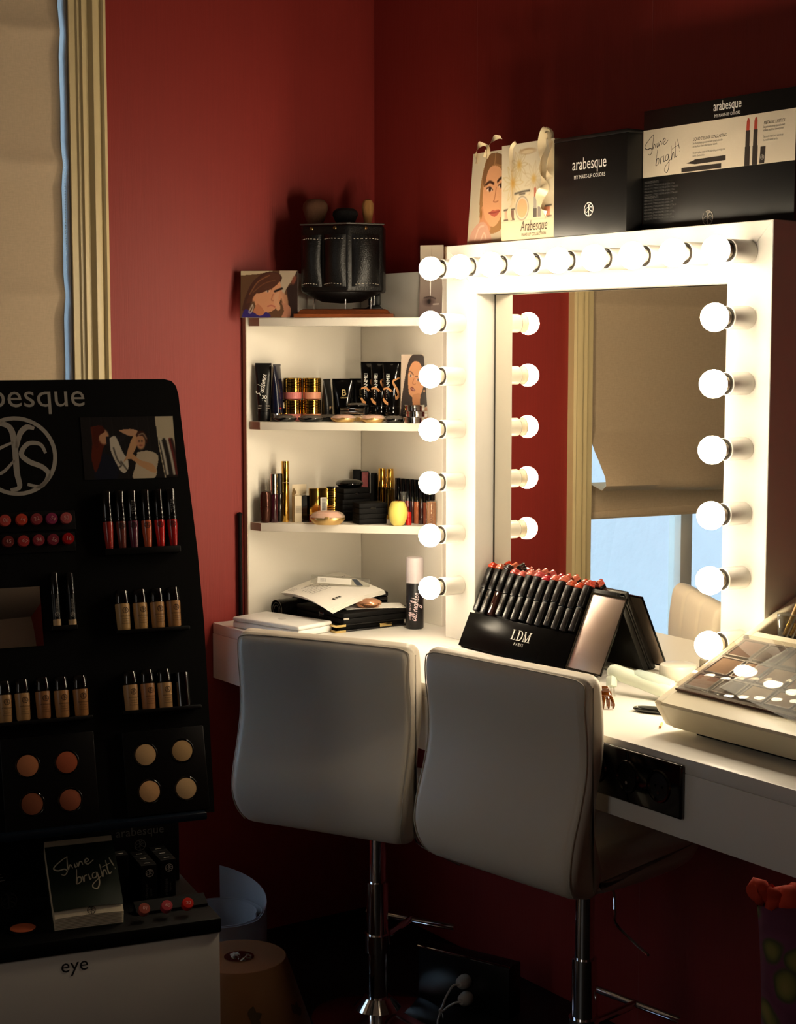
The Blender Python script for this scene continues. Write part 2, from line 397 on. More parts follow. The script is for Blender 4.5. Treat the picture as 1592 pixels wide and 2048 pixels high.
# window: frame, mullion, panes, sill
wf = new()
box(wf, (WX0, 0.085, WZ0), (WX0 + 0.05, 0.14, WZ1), 0.004); box(wf, (WX1 - 0.035, 0.085, WZ0), (WX1, 0.14, WZ1), 0.004)
box(wf, (WX0, 0.085, WZ0), (WX1, 0.14, WZ0 + 0.05), 0.004); box(wf, (WX0, 0.085, WZ1 - 0.05), (WX1, 0.14, WZ1), 0.004)
w1 = struct(fin(wf, 'window_1', mat('window_frame_paint', (214, 212, 208), 0.4)))
b = new(); box(b, (-1.475, 0.08, WZ0 + 0.045), (-1.42, 0.145, WZ1 - 0.045), 0.006); fin(b, 'mullion', MATS['window_frame_paint'], w1)
for x0, x1 in ((WX0 + 0.045, -1.47), (-1.425, WX1 - 0.03)):
    b = new(); box(b, (x0, 0.11, WZ0 + 0.04), (x1, 0.114, WZ1 - 0.04)); fin(b, 'pane', M_GLASS, w1)
b = new(); box(b, (WX0 + 0.002, -0.06, WZ0 - 0.03), (WX1 - 0.002, 0.085, WZ0), 0.006); fin(b, 'sill', M_CREAM, w1)
b = new(); box(b, (-6, 1.7, -0.5), (2.5, 1.8, 2.9)); struct(fin(b, 'wall_exterior', mat('stucco', (222, 232, 240), 0.9, noise=(14, 0.05), bump=(26, 0.9))))
b = new(); box(b, (-6, 0.16, -0.5), (2.5, 1.8, -0.4)); struct(fin(b, 'ground_exterior', mat('paving', (120, 120, 118), 0.9)))

# ------------------------------------------------------------------ roman blind
def fabric(name, rgb, transl):
    m = bpy.data.materials.new(name); m.use_nodes = True; nt = m.node_tree; nt.nodes.clear()
    out = nt.nodes.new('ShaderNodeOutputMaterial'); d = nt.nodes.new('ShaderNodeBsdfDiffuse'); t = nt.nodes.new('ShaderNodeBsdfTranslucent'); mx = nt.nodes.new('ShaderNodeMixShader')
    tc = nt.nodes.new('ShaderNodeTexCoord'); mp = nt.nodes.new('ShaderNodeMapping'); mp.inputs['Scale'].default_value = (260, 1, 60)
    n = nt.nodes.new('ShaderNodeTexNoise'); n.inputs['Scale'].default_value = 1.0; n.inputs['Detail'].default_value = 3
    mp2 = nt.nodes.new('ShaderNodeMapping'); mp2.inputs['Scale'].default_value = (50, 1, 300)
    n2 = nt.nodes.new('ShaderNodeTexNoise'); n2.inputs['Scale'].default_value = 1.0
    ad = nt.nodes.new('ShaderNodeMath'); ad.operation = 'ADD'
    mc = nt.nodes.new('ShaderNodeMix'); mc.data_type = 'RGBA'; c = lin(rgb)
    mc.inputs['A'].default_value = tuple(v * 0.78 for v in c) + (1,); mc.inputs['B'].default_value = tuple(v * 1.18 for v in c) + (1,)
    hv = nt.nodes.new('ShaderNodeMath'); hv.operation = 'MULTIPLY'; hv.inputs[1].default_value = 0.5
    L = nt.links.new
    L(tc.outputs['Object'], mp.inputs['Vector']); L(tc.outputs['Object'], mp2.inputs['Vector']); L(mp.outputs['Vector'], n.inputs['Vector']); L(mp2.outputs['Vector'], n2.inputs['Vector'])
    L(n.outputs['Fac'], ad.inputs[0]); L(n2.outputs['Fac'], ad.inputs[1]); L(ad.outputs[0], hv.inputs[0]); L(hv.outputs[0], mc.inputs['Factor'])
    L(mc.outputs['Result'], d.inputs['Color']); L(mc.outputs['Result'], t.inputs['Color']); mx.inputs['Fac'].default_value = transl
    L(d.outputs[0], mx.inputs[1]); L(t.outputs[0], mx.inputs[2]); L(mx.outputs[0], out.inputs['Surface'])
    return m
M_BLIND = fabric('linen_blind', (206, 184, 156), 0.14)
bl = thing('roman_blind', 'cream linen roman blind half drawn over the window behind the black make-up stand', 'blind', T(-1.676, 0.03, 1.14))
bw = 1.412
FOLDS = [2.52, 2.18, 1.84, 1.50]
zs = [2.73, 2.66, 2.60]
for f in FOLDS: zs += [f + 0.16, f + 0.06, f + 0.02, f + 0.006, f - 0.006, f - 0.02, f - 0.06]
def blind_pt(u, v):
    # v runs down the cloth; the last stretch rolls forward into a loose fold above the flat hem
    path = BPATH; k = v * (len(path) - 1); i = min(int(k), len(path) - 2); t = k - i
    y = path[i][0] * (1 - t) + path[i + 1][0] * t; z = path[i][1] * (1 - t) + path[i + 1][1] * t
    wav = 0.002 * math.sin(u * 9 + z * 4)
    sag = 0.006 * math.sin(PI * u) * (1 if z < 2.6 else 0)
    if y < -0.017: k_ = 1.0 + 0.32 * math.sin(u * 8 + 0.9) + 0.12 * math.sin(u * 21); z += 0.010 * math.sin(u * 6 + 2); y *= k_      # loose, uneven roll
    return ((u - 0.5) * bw, y + wav, z - sag - 1.14)
BPATH = []
for z in sorted(zs, reverse=True):
    near = min(abs(z - f) for f in FOLDS)
    y = -0.003 if near > 0.1 else (0.000 if near > 0.03 else (-0.007 if near > 0.01 else -0.011))
    BPATH.append((y, z))
BPATH += [(-0.006, 1.42), (-0.028, 1.36), (-0.056, 1.31), (-0.074, 1.275), (-0.078, 1.248), (-0.062, 1.232), (-0.028, 1.244), (-0.004, 1.262), (0.004, 1.25), (0.004, 1.20), (0.003, 1.14)]
b = new(); sheet(b, blind_pt, 60, len(BPATH) - 1, 0.0015); fin(b, 'cloth', M_BLIND, bl, ang=60)
b = new(); box(b, (-bw / 2, -0.002, 0.002), (bw / 2, 0.012, 0.026), 0.003); fin(b, 'bottom_bar', M_BLIND, bl)
b = new(); box(b, (-bw / 2, -0.01, 1.56), (bw / 2, 0.03, 1.598), 0.003); fin(b, 'headrail', M_WHITE, bl)
M_CORD = mat('bead_chain', (214, 206, 190), 0.4)
b = new()
for k in range(240):
    lathe(b, [(0, -0.0028), (0.0022, -0.0012), (0.0022, 0.0012), (0, 0.0028)], 6, T(bw / 2 + 0.012 + 0.003 * math.sin(k * 0.05), -0.004, 1.55 - k * 0.0068))
fin(b, 'bead_chain', M_CORD, bl)

# ------------------------------------------------------------------ dressing table
TZ = 0.93
tb = thing('dressing_table', 'long white wall-to-wall dressing counter with deep apron', 'counter', T(-0.28, -1.6, 0))
def tloc(lo, hi): return (lo[0] + 0.28, lo[1] + 1.6, lo[2]), (hi[0] + 0.28, hi[1] + 1.6, hi[2])
b = new(); box(b, *tloc((-0.553, -3.2, TZ - 0.030), (-0.002, -0.002, TZ)), 0.003); fin(b, 'worktop', M_WHITE, tb)
b = new(); box(b, *tloc((-0.553, -3.2, 0.772), (-0.530, -0.002, TZ - 0.0301)), 0.0006); fin(b, 'apron', M_WHITE, tb)
b = new(); box(b, *tloc((-0.530, -3.2, 0), (-0.004, -3.17, TZ - 0.031)), 0.002); fin(b, 'end_panel', M_WHITE, tb)
b = new(); box(b, *tloc((-0.04, -3.165, 0.85), (-0.004, -0.004, TZ - 0.031))); fin(b, 'wall_batten', M_WHITE, tb)

sk = thing('power_socket_panel', 'gloss black triple power socket plate set into the counter apron', 'socket panel', T(-0.5535, -1.735, 0.864) @ RZ(-90))
b = new(); box(b, (-0.150, -0.010, -0.053), (0.150, 0.0005, 0.053), 0.006, seg=3); fin(b, 'cover_plate', M_BGLOSS, sk)
for sx in (-0.0935, 0.0, 0.0895):
    b = new()
    lathe(b, [(0.026, 0.0), (0.028, 0.004), (0.031, 0.004), (0.033, 0.0)], 28, T(sx, -0.0095, 0.0) @ RX(90)); s_ = fin(b, 'socket_ring', M_BGLOSS, sk)
    b = new(); lathe(b, [(0, 0.0006), (0.0255, 0.0006), (0.0255, 0.0), (0, 0)], 28, T(sx, -0.0095, 0.0) @ RX(90)); fin(b, 'socket_well', mat('socket_well', (4, 4, 5), 0.3), s_)
    for dx in (-0.0095, 0.0095):
        b = new(); cyl(b, 0.0026, 0, 0.0012, 10, T(sx + dx, -0.0101, 0) @ RX(90)); fin(b, 'pin_hole', M_BGLOSS, s_)
    b = new(); cyl(b, 0.0035, 0, 0.003, 12, T(sx, -0.0101, -0.012) @ RX(90)); fin(b, 'screw', M_CHROME, s_)

# ------------------------------------------------------------------ Hollywood mirror
ML, MR, MT, MXF, MXB = -0.56, -1.70, 1.968, -0.147, -0.012
mi = thing('vanity_mirror', 'large white framed vanity mirror ringed with glowing globe bulbs', 'mirror', T(-0.08, -1.13, TZ))
def mprism(pts, name, m=None):
    m = m or mat('white_frame_paint', (218, 214, 206), 0.42)
    # pts in (y, z) world -> boards between MXF and MXB
    b = new(); prism(b, [(y, z) for y, z in pts], MXF, MXB, Matrix(((0, 0, 1, 0.08), (1, 0, 0, 1.13), (0, 1, 0, -TZ), (0, 0, 0, 1))), bev=0.0012, seg=1); return fin(b, name, m, mi)
mprism([(ML, TZ), (ML - 0.13, TZ), (ML - 0.13, MT - 0.127), (ML, MT)], 'side_board')
mprism([(MR, TZ), (MR, MT), (MR + 0.128, MT - 0.127), (MR + 0.128, TZ)], 'side_board')
mprism([(ML, MT), (ML - 0.13, MT - 0.127), (MR + 0.128, MT - 0.127), (MR, MT)], 'top_board')
M_MIRROR = mat('mirror_silvering', (240, 236, 226), 0.0, metal=1.0)
b = new(); box(b, (-0.0015, -0.438, 0.003), (0.0015, 0.438, MT - 0.129 - TZ)); gq = new(); box(gq, (-0.0021, 0.4335, 0.003), (-0.0016, 0.4380, MT - 0.129 - TZ)); fin(gq, 'glass_edge', mat('dark_glass_edge', (58, 54, 46), 0.4), mi, T(-0.0175, 0.0, 0) @ RZ(-1.4))
fin(b, 'mirror_glass', M_MIRROR, mi, T(-0.0175, 0.0, 0) @ RZ(-1.4))
b = new(); box(b, (0.004, -0.438, 0.002), (0.040, 0.438, MT - 0.129 - TZ)); fin(b, 'backing_panel', M_WHITE, mi, T(0.02, 0, 0))
M_BULB = mat('lit_bulb', (255, 245, 225), 0.3, emit=BULB_COLOR, estr=BULB_STRENGTH)
M_BNECK = mat('bulb_neck', (235, 225, 205), 0.3)
M_SOCK = mat('white_porcelain', (222, 218, 210), 0.25)
M_FRAME = mat('white_frame_paint', (218, 214, 206), 0.42)
M_SIN = mat('socket_shadow_ring', (46, 40, 34), 0.5)  # dark ring colour stands in for the shadow inside the holder mouth
bm_s = new(); lathe(bm_s, [(0.0, 0.0), (0.0235, 0.0), (0.0245, 0.002), (0.0245, 0.062), (0.0225, 0.064), (0.0205, 0.062), (0.0205, 0.045), (0.0, 0.045)], 28, RY(-90))
me_s = bpy.data.meshes.new('lamp_holder'); bm_s.to_mesh(me_s); bm_s.free(); me_s.shade_smooth(); me_s.set_sharp_from_angle(angle=math.radians(40)); me_s.materials.append(M_SOCK)
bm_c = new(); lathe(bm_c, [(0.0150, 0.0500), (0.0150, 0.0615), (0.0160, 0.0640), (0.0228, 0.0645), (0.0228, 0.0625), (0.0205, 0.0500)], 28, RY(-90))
me_c = bpy.data.meshes.new('shadow_collar'); bm_c.to_mesh(me_c); bm_c.free(); me_c.shade_smooth(); me_c.materials.append(M_SIN)
bm_b = new(); lathe(bm_b, [(0.0, 0.046), (0.0135, 0.046), (0.0140, 0.060), (0.0165, 0.068), (0.0205, 0.0755), (0.0258, 0.0830)], 28, RY(-90))
me_n = bpy.data.meshes.new('bulb_neck'); bm_b.to_mesh(me_n); bm_b.free(); me_n.shade_smooth(); me_n.materials.append(M_BNECK)
RB = 0.0300
bm_b = new(); lathe(bm_b, [(0.0255, 0.0830)] + [(RB * math.sin(a), 0.098 - RB * math.cos(a)) for a in [math.radians(61 + i * 119 / 14) for i in range(1, 14)]] + [(0, 0.098 + RB)], 28, RY(-90))
me_b = bpy.data.meshes.new('bulb'); bm_b.to_mesh(me_b); bm_b.free(); me_b.shade_smooth(); me_b.materials.append(M_BULB)
spots = []
for i in range(9): spots.append((-0.625 - i * 1.01 / 8, 1.905))
for i in range(1, 7): spots += [(-0.625, 1.905 - i * 0.1378), (-1.635, 1.905 - i * 0.1378)]
for y, z in spots:
    s_ = link('lamp_holder', me_s, mi, T(MXF + 0.08, y + 1.13, z - TZ))
    link('shadow_collar', me_c, s_); link('bulb_neck', me_n, s_); link('bulb', me_b, s_)

# ------------------------------------------------------------------ corner shelf
SH = [1.785, 1.496, 1.210]
cs = thing('corner_shelf', 'white open corner shelf unit standing on the counter beside the mirror', 'shelf', T(-0.06, -0.018, TZ))
def cb(lo, hi, name, m, bev=0.001):
    b = new(); box(b, (lo[0] + 0.06, lo[1] + 0.018, lo[2] - TZ), (hi[0] + 0.06, hi[1] + 0.018, hi[2] - TZ), bev, seg=1); return fin(b, name, m, cs)
cb((-0.446, -0.020, TZ), (-0.061, -0.002, 1.913), 'side_panel', M_LAM)
cb((-0.4485, -0.020, TZ), (-0.4462, -0.002, 1.913), 'shaded_edge_band', M_EDGE, 0.0005)
cb((-0.060, -0.425, TZ), (-0.042, -0.002, 1.913), 'side_panel', M_LAM)
for z in SH:
    poly = [(-0.0605, -0.0205), (-0.437, -0.0205), (-0.430, -0.066), (-0.110, -0.385), (-0.0605, -0.392)]
    b = new(); prism(b, [(x + 0.06, y + 0.018) for x, y in poly], z - 0.0225 - TZ, z - TZ, bev=0.0008, seg=1); s_ = fin(b, 'shelf_board', M_LAM, cs)
    b = new(); prism(b, [(-0.4375 + 0.06, -0.0210 + 0.018), (-0.4305 + 0.06, -0.0665 + 0.018), (-0.4312 + 0.06, -0.0667 + 0.018), (-0.4382 + 0.06, -0.0210 + 0.018)], z - 0.0222 - TZ, z - 0.0003 - TZ); fin(b, 'shaded_edge_band', M_EDGE, s_)

# ------------------------------------------------------------------ bar chairs
def poly_offset(pts, d):
    n = len(pts); out = []
    A = sum(pts[i][0] * pts[(i + 1) % n][1] - pts[(i + 1) % n][0] * pts[i][1] for i in range(n))
    sg = 1 if A > 0 else -1
    for i in range(n):
        p0 = Vector(pts[i - 1]); p1 = Vector(pts[i]); p2 = Vector(pts[(i + 1) % n])
        t = (p2 - p0).normalized(); nn = Vector((-t.y, t.x)) * sg; out.append((p1.x + nn.x * d, p1.y + nn.y * d))
    return out
def pad(bm, prof, hw, r, chan=(), wfun=None, front_from=None):
    """upholstered pad: closed side profile (y,z) swept across the width with rounded sides"""
    pr = [(p.x, p.y) for p in smooth_path([(a, c, 0) for a, c in prof + [prof[0]]], 4)][:-1]
    ws = [-hw + r * (1 - math.cos(k * PI / 12)) for k in range(7)]
    mid = [x for x in np.linspace(-hw + r, hw - r, 41)][1:-1]
    ws = ws + mid + [-w for w in ws[::-1]]
    rows = []; n = len(pr)
    for w in ws:
        e = max(0, abs(w) - (hw - r)) / r; d = r * (1 - math.sqrt(max(0, 1 - e * e))) * 0.95
        q = poly_offset(pr, d) if d > 1e-5 else pr
        row = []
        for k, (y, z) in enumerate(q):
            if front_from and front_from(*pr[k]):
                for c in chan: y -= 0.006 * math.exp(-((w - c) / 0.006) ** 2)
            row.append(bm.verts.new((w * (wfun(pr[k][1]) if wfun else 1), y, z)))
        rows.append(row)
    for a, c in zip(rows, rows[1:]):
        for k in range(n): bm.faces.new((a[k], a[(k + 1) % n], c[(k + 1) % n], c[k]))
    bm.faces.new(rows[0]); bm.faces.new(rows[-1][::-1])
REAR = [(0.012, 1.078), (0.001, 1.06), (0.0, 1.02), (0.008, 0.96), (0.008, 0.90), (-0.006, 0.84), (-0.026, 0.78), (-0.034, 0.73), (-0.026, 0.69), (-0.004, 0.662), (0.03, 0.650), (0.075, 0.647)]
FRNT = [(0.078, 0.70), (0.060, 0.74), (0.046, 0.79), (0.052, 0.85), (0.068, 0.91), (0.072, 0.97), (0.066, 1.03), (0.058, 1.068), (0.038, 1.083)]
SEATP = [(0.05, 0.652), (0.12, 0.644), (0.25, 0.642), (0.36, 0.648), (0.405, 0.668), (0.415, 0.695), (0.40, 0.722), (0.34, 0.735), (0.25, 0.739), (0.14, 0.736), (0.075, 0.732), (0.05, 0.70)]
def wf_(z): return 1.0 if z > 0.76 else 1.0 - 0.10 * min(1, (0.76 - z) / 0.11) ** 2
def chair(label, M, dz, sx, sz):
    UP = T(0, 0, 1.082 + dz) @ Matrix.Diagonal((sx, 1.0, sz, 1)) @ T(0, 0, -1.082)
    t = thing('bar_chair', label, 'chair', M, 'white bar chairs at the dressing counter')
    b = new(); pad(b, REAR + FRNT, 0.222, 0.022, (-0.075, 0.075), wf_, lambda y, z: y > 0.04 and z > 0.74); fin(b, 'backrest', M_PU, t, UP, ang=80)
    b = new(); pad(b, SEATP, 0.205, 0.03, (-0.07, 0.07), None, None); fin(b, 'seat', M_PU, t, UP, ang=80)
    b = new()
    e = 0.2165
    path = [(-e * wf_(z), y + 0.004, z) for y, z in REAR[9:0:-1]] + [(-e + 0.012, 0.006, 1.0705), (-e + 0.05, 0.008, 1.0745), (0, 0.009, 1.075), (e - 0.05, 0.008, 1.0745), (e - 0.012, 0.006, 1.0705)] + [(e * wf_(z), y + 0.004, z) for y, z in REAR[1:10]]
    tube(b, smooth_path(path, 4), 0.0014, 6); fin(b, 'piping', mat('leatherette_piping', (200, 190, 172), 0.5), t, UP)
    b = new(); cyl(b, 0.0275, 0.06, 0.36, 24, T(0, 0.275, 0)); cyl(b, 0.021, 0.36, 0.590 + dz, 24, T(0, 0.275, 0)); fin(b, 'column', M_CHROME, t)
    b = new(); box(b, (-0.09, 0.16, 0.630), (0.09, 0.34, 0.6415), 0.004); fin(b, 'seat_plate', M_BLACK, t, UP)
    b = new(); lathe(b, [(0, 0.0), (0.165, 0.0), (0.168, 0.006), (0.14, 0.016), (0.06, 0.032), (0.035, 0.06), (0, 0.06)], 48, T(0, 0.275, 0)); fin(b, 'base_disc', M_CHROME, t)
    b = new(); tube(b, [(-0.13, 0.455, 0.205), (0.13, 0.455, 0.205)], 0.0085, 12); tube(b, [(0, 0.275, 0.20), (0, 0.455, 0.205)], 0.009, 10); lathe(b, [(0.0285, 0.18), (0.034, 0.18), (0.034, 0.225), (0.0285, 0.225)], 20, T(0, 0.275, 0)); fin(b, 'footrest', M_CHROME, t)
    b = new(); tube(b, smooth_path([(0.03, 0.27, 0.598 + dz), (0.09, 0.25, 0.578 + dz), (0.125, 0.225, 0.545), (0.145, 0.205, 0.515), (0.18, 0.172, 0.505), (0.32, 0.10, 0.50)], 4), 0.0030, 8); fin(b, 'height_lever', M_CHROME, t)
    return t
chair('white leatherette bar chair turned slightly away, in front of the corner shelf', T(-0.722, -0.848, 0) @ RZ(-62.8), -0.056, 1.08, 1.10)
chair('white leatherette bar chair pushed up to the counter in front of the lipstick rack', T(-0.666, -1.457, 0) @ RZ(-82.3), -0.022, 1.05, 1.07)
# ------------------------------------------------------------------ black make-up display stand
DO = Vector((-1.185, -1.2, 0)); DR = T(*DO) @ RZ(-11.7); DRI = DR.inverted()
ds = thing('makeup_display_stand', 'tall black tilted make-up display board on a white drawer cabinet', 'display stand', DR @ T(-0.41, 0.16, 0))
DL = T(0.41, -0.16, 0)               # stand frame (right front corner = origin) inside the thing
def dpart(fn, name, m, ang=35, M=None):
    b = new(); fn(b); return fin(b, name, m, ds, DL @ (M or Matrix()), ang)
M_CAB = mat('white_cabinet', (226, 218, 206), 0.5)
dpart(lambda b: box(b, (-0.82, 0.018, 0.0), (0, 0.34, 0.516), 0.002), 'cabinet_body', M_CAB)
d1 = dpart(lambda b: box(b, (-0.819, 0.0, 0.262), (-0.001, 0.0175, 0.515), 0.0015), 'drawer', M_CAB)
d2 = dpart(lambda b: box(b, (-0.819, 0.0, 0.03), (-0.001, 0.0175, 0.258), 0.0015), 'drawer', M_CAB)
text('eye', 0.040, M_BTXT, d1, T(-0.299, -0.0006, 0.479) @ FRONT)
dpart(lambda b: box(b, (-0.822, -0.006, 0.517), (0.002, 0.345, 0.548), 0.004), 'tray_top', M_BMATTE)
dpart(lambda b: box(b, (-0.80, 0.262, 0.548), (-0.012, 0.285, 0.74), 0.002), 'lower_back_panel', M_BMATTE)
BV = Vector((0, 0.25, 0.94)).normalized(); BOARD = frame(Vector((-0.41, 0.055, 0.72)), (1, 0, 0), BV)   # board axes: a right, b up the slope, outwards
BWORLD = DR @ BOARD; BWI = BWORLD.inverted(); BN = (BWORLD.to_3x3() @ Vector((0, 0, 1))); BP = BWORLD.translation
def bp(px, py):
    q = BWI @ onpl(px, py, BP, BN); return q.x, q.y
def dpx(px, py):                      # pixel size in metres at the board
    P = onpl(px, py, BP, BN); return float((np.array(P) - CAM) @ _F) / FPX
def board_outline():
    # right edge read along the photograph, mirrored to the other side
    R_ = [bp(429, 1624), bp(408, 1240), bp(395, 1100), bp(362, 835), bp(357, 790)]
    tr = bp(352, 772); tr2 = bp(343, 762); tr3 = bp(328, 758)
    right = R_ + [tr, tr2, tr3]
    return right + [(-a, c) for a, c in right[::-1]]
b = new(); prism(b, board_outline(), -0.022, 0.0); bo = fin(b, 'display_board', M_BMATTE, ds, DL @ BOARD, 20)
dpart(lambda b: prism(b, [(0.100, 0.74), (0.34, 0.74), (0.34, 1.50), (0.30, 1.50)], -0.70, -0.12, Matrix(((0, 0, 1, 0), (1, 0, 0, 0), (0, 1, 0, 0), (0, 0, 0, 1)))), 'rear_support', M_BMATTE)
def bpart(fn, name, m, parent=None, ang=35, z=0.0):
    b = new(); fn(b); return fin(b, name, m, bo, T(0, 0, z), ang)
a, c = bp(172, 812); text('arabesque', 0.070, M_GREYTXT, bo, T(a, c, 0.0006), 'RIGHT')
a, c = bp(33, 912); mark('logo', M_GREYTXT, bo, T(a, c, 0.0006), r=0.083)
# framed salon photograph on the board
q = [bp(166, 960), bp(358, 955), bp(343, 831), bp(163, 836)]
pw = ((q[1][0] - q[0][0]) + (q[2][0] - q[3][0])) / 2; ph = ((q[2][1] - q[1][1]) + (q[3][1] - q[0][1])) / 2
sp = Pic(pw, ph, 150, (30, 27, 28))
for x in (.1, .22, .33, .45, .6, .72): sp.line([(x, 1), (x + .02, 0)], .006, (48, 44, 44)); sp.line([(x + .015, 1), (x + .035, 0)], .004, (18, 16, 17))
sp.poly([(.80, 1), (1, 1), (1, 0), (.86, 0), (.82, .5)], (205, 190, 160), smooth=False); sp.poly([(.82, .62), (.97, .62), (1, 0), (.87, 0)], (30, 24, 22), smooth=False)
for x, cc in ((.86, (214, 204, 186)), (.90, (44, 38, 36)), (.935, (208, 198, 180)), (.965, (120, 40, 34)), (.985, (60, 40, 36))): sp.line([(x - .02, .62), (x + .01, .35), (x + .03, .06)], .028, cc)
sp.poly([(.12, .30), (.20, .42), (.30, .36), (.36, .20), (.34, 0), (.12, 0)], (24, 28, 44))
sp.poly([(.10, .84), (.20, .86), (.26, .78), (.28, .62), (.22, .5), (.18, .3), (.12, .12), (.09, .35), (.11, .6)], (96, 36, 20)); sp.ell(.235, .68, .055, .12, (214, 160, 122)); sp.poly([(.13, .83), (.22, .86), (.25, .76), (.19, .7), (.16, .5), (.12, .6)], (84, 30, 18))
sp.poly([(.26, .68), (.42, .70), (.50, .80), (.56, .78), (.50, .72), (.42, .60), (.27, .56)], (40, 36, 42)); sp.poly([(.40, .78), (.52, .80), (.60, .76), (.55, .68), (.46, .72)], (214, 164, 128))
sp.poly([(.30, .66), (.36, .68), (.42, .45), (.48, .25), (.44, .1), (.38, .15), (.30, .45)], (218, 206, 186)); sp.line([(.33, .5), (.36, .32), (.40, .22), (.36, .18)], .010, (30, 24, 22)); sp.line([(.40, .28), (.46, .14), (.5, .10)], .010, (30, 24, 22))
sp.poly([(.58, .42), (.70, .44), (.80, .36), (.78, .16), (.74, 0), (.52, 0), (.55, .2)], (206, 188, 160)); sp.poly([(.42, .26), (.50, .32), (.62, .18), (.76, .08), (.74, .22), (.6, .30), (.5, .42)], (214, 162, 116)); sp.poly([(.56, .70), (.52, .60), (.46, .36), (.50, .34), (.58, .52), (.6, .68)], (214, 164, 120))
sp.ell(.625, .59, .05, .125, (206, 150, 112)); sp.poly([(.58, .66), (.60, .75), (.66, .76), (.70, .66), (.69, .56), (.665, .66), (.62, .69)], (70, 34, 24)); sp.ell(.61, .60, .008, .012, (40, 24, 20)); sp.ell(.64, .60, .008, .012, (40, 24, 20)); sp.ell(.625, .53, .014, .010, (160, 70, 60)); sp.line([(.61, .70), (.66, .72), (.69, .64)], .008, (200, 186, 160))
link('salon_photo_print', sp.mesh('salon_photo_print'), bo, T((q[0][0] + q[3][0]) / 2 + pw / 2, (q[0][1] + q[1][1]) / 2, 0.0012))
b = new(); box(b, (-pw / 2, 0, 0), (pw / 2, ph, 0.0010)); fin(b, 'print_backing', M_BLACK, bo, T((q[0][0] + q[3][0]) / 2 + pw / 2, (q[0][1] + q[1][1]) / 2, 0.0))
# mirror panel
x1, y1 = bp(79, 1173); _, y0 = bp(84, 1292)
b = new(); box(b, (x1 - 0.165, y0, 0.0005), (x1, y1, 0.003), 0.0005); fin(b, 'board_mirror', M_MIRROR, bo)
# dim seams and racks
for px0, px1, py in ((0, 180, 1447), (238, 395, 1424), (225, 372, 1264)):
    x0, yy = bp(px0, py); x1, _ = bp(px1, py); bpart(lambda b: box(b, (x0 - (0.25 if px0 == 0 else 0), yy - 0.008, 0.0), (x1, yy, 0.036), 0.002), 'rack_ledge', M_BLACK)
x0, yy = bp(205, 1101); x1, _ = bp(352, 1101); bpart(lambda b: box(b, (x0, yy - 0.014, 0.0), (x1 + 0.004, yy, 0.026), 0.002), 'rack_ledge', M_BLACK)
x0, yy = bp(100, 1254); x1, _ = bp(152, 1254); bpart(lambda b: box(b, (x0, yy - 0.010, 0.0), (x1, yy, 0.022), 0.002), 'rack_ledge', M_BLACK)
x0, yy = bp(0, 1100); x1, _ = bp(150, 1096)
for dz in (1046, 1090):
    x0, yy = bp(0, dz); x1, _ = bp(150, dz - 4); bpart(lambda b: box(b, (x0 - 0.22, yy - 0.020, 0.0), (x1, yy + 0.020, 0.004), 0.001), 'tester_strip', M_BLACK)
# ledge closing the board's foot
dpart(lambda b: box(b, (-0.815, 0.034, 0.744), (-0.014, 0.070, 0.759), 0.003), 'foot_ledge', mat('blue_reflection_acrylic', (18, 28, 40), 0.25))  # blue cast stands in for a bluish reflection on the dark ledge
a_, z_ = 0, 0
P = DRI @ onpl(280, 1668, DR @ Vector((0, 0.262, 0)), DR.to_3x3() @ Vector((0, 1, 0)))
text('arabesque', 0.026, M_DIMTXT, ds, DL @ T(P.x, 0.2612, P.z - 0.002) @ FRONT)
P = DRI @ onpl(280, 1690, DR @ Vector((0, 0.262, 0)), DR.to_3x3() @ Vector((0, 1, 0)))
mark('logo', M_DIMTXT, ds, DL @ T(P.x, 0.2612, P.z) @ FRONT, r=0.0125, ring=0.13)

def bthing(name, label, cat, px, py, group=None, z=0.0):
    a, c = bp(px, py); return thing(name, label, cat, BWORLD @ T(a, c, z), group)
# lip gloss tubes (top to bottom: black cap, tinted body)
GL = [(213, (176, 52, 44), 'brick red'), (239, (118, 58, 50), 'brown rose'), (263, (110, 48, 66), 'plum'), (290, (214, 98, 62), 'coral'), (316, (214, 30, 26), 'bright red'), (341, (180, 30, 30), 'dark red')]
for i, (px, cc, nm) in enumerate(GL):
    py = 1100 - i * 1.2
    t = bthing('lip_gloss', '%s lip gloss tube with black cap in the row under the salon photo' % nm, 'lip gloss', px + 4, py, 'lip glosses on the display board', 0.012)
    P1('tube', mat('gloss_' + nm.replace(' ', '_'), cc, 0.15, coat=0.4), t, lambda b: lathe(b, [(0, 0), (0.0065, 0.0), (0.0075, 0.002), (0.0108, 0.045), (0.0108, 0.056), (0.0, 0.056)], 18, RX(-90)))
    P1('cap', M_BGLOSS, t, lambda b: lathe(b, [(0, 0.0565), (0.0104, 0.0565), (0.0110, 0.058), (0.0110, 0.118), (0.0095, 0.121), (0, 0.121)], 18, RX(-90)))
    P1('cap_ring', M_BLACK, t, lambda b: lathe(b, [(0.0108, 0.062), (0.0113, 0.0625), (0.0113, 0.064), (0.0108, 0.0645)], 18, RX(-90)))
    if i in (2, 5): text('TESTER', 0.009, M_DIMTXT, t, T(0.003, 0.085, 0.0111) @ RZ(90))
    if i: mark('logo', M_BTXT, t, T(-0.001, 0.046, 0.0110), r=0.0065, ring=0.16)
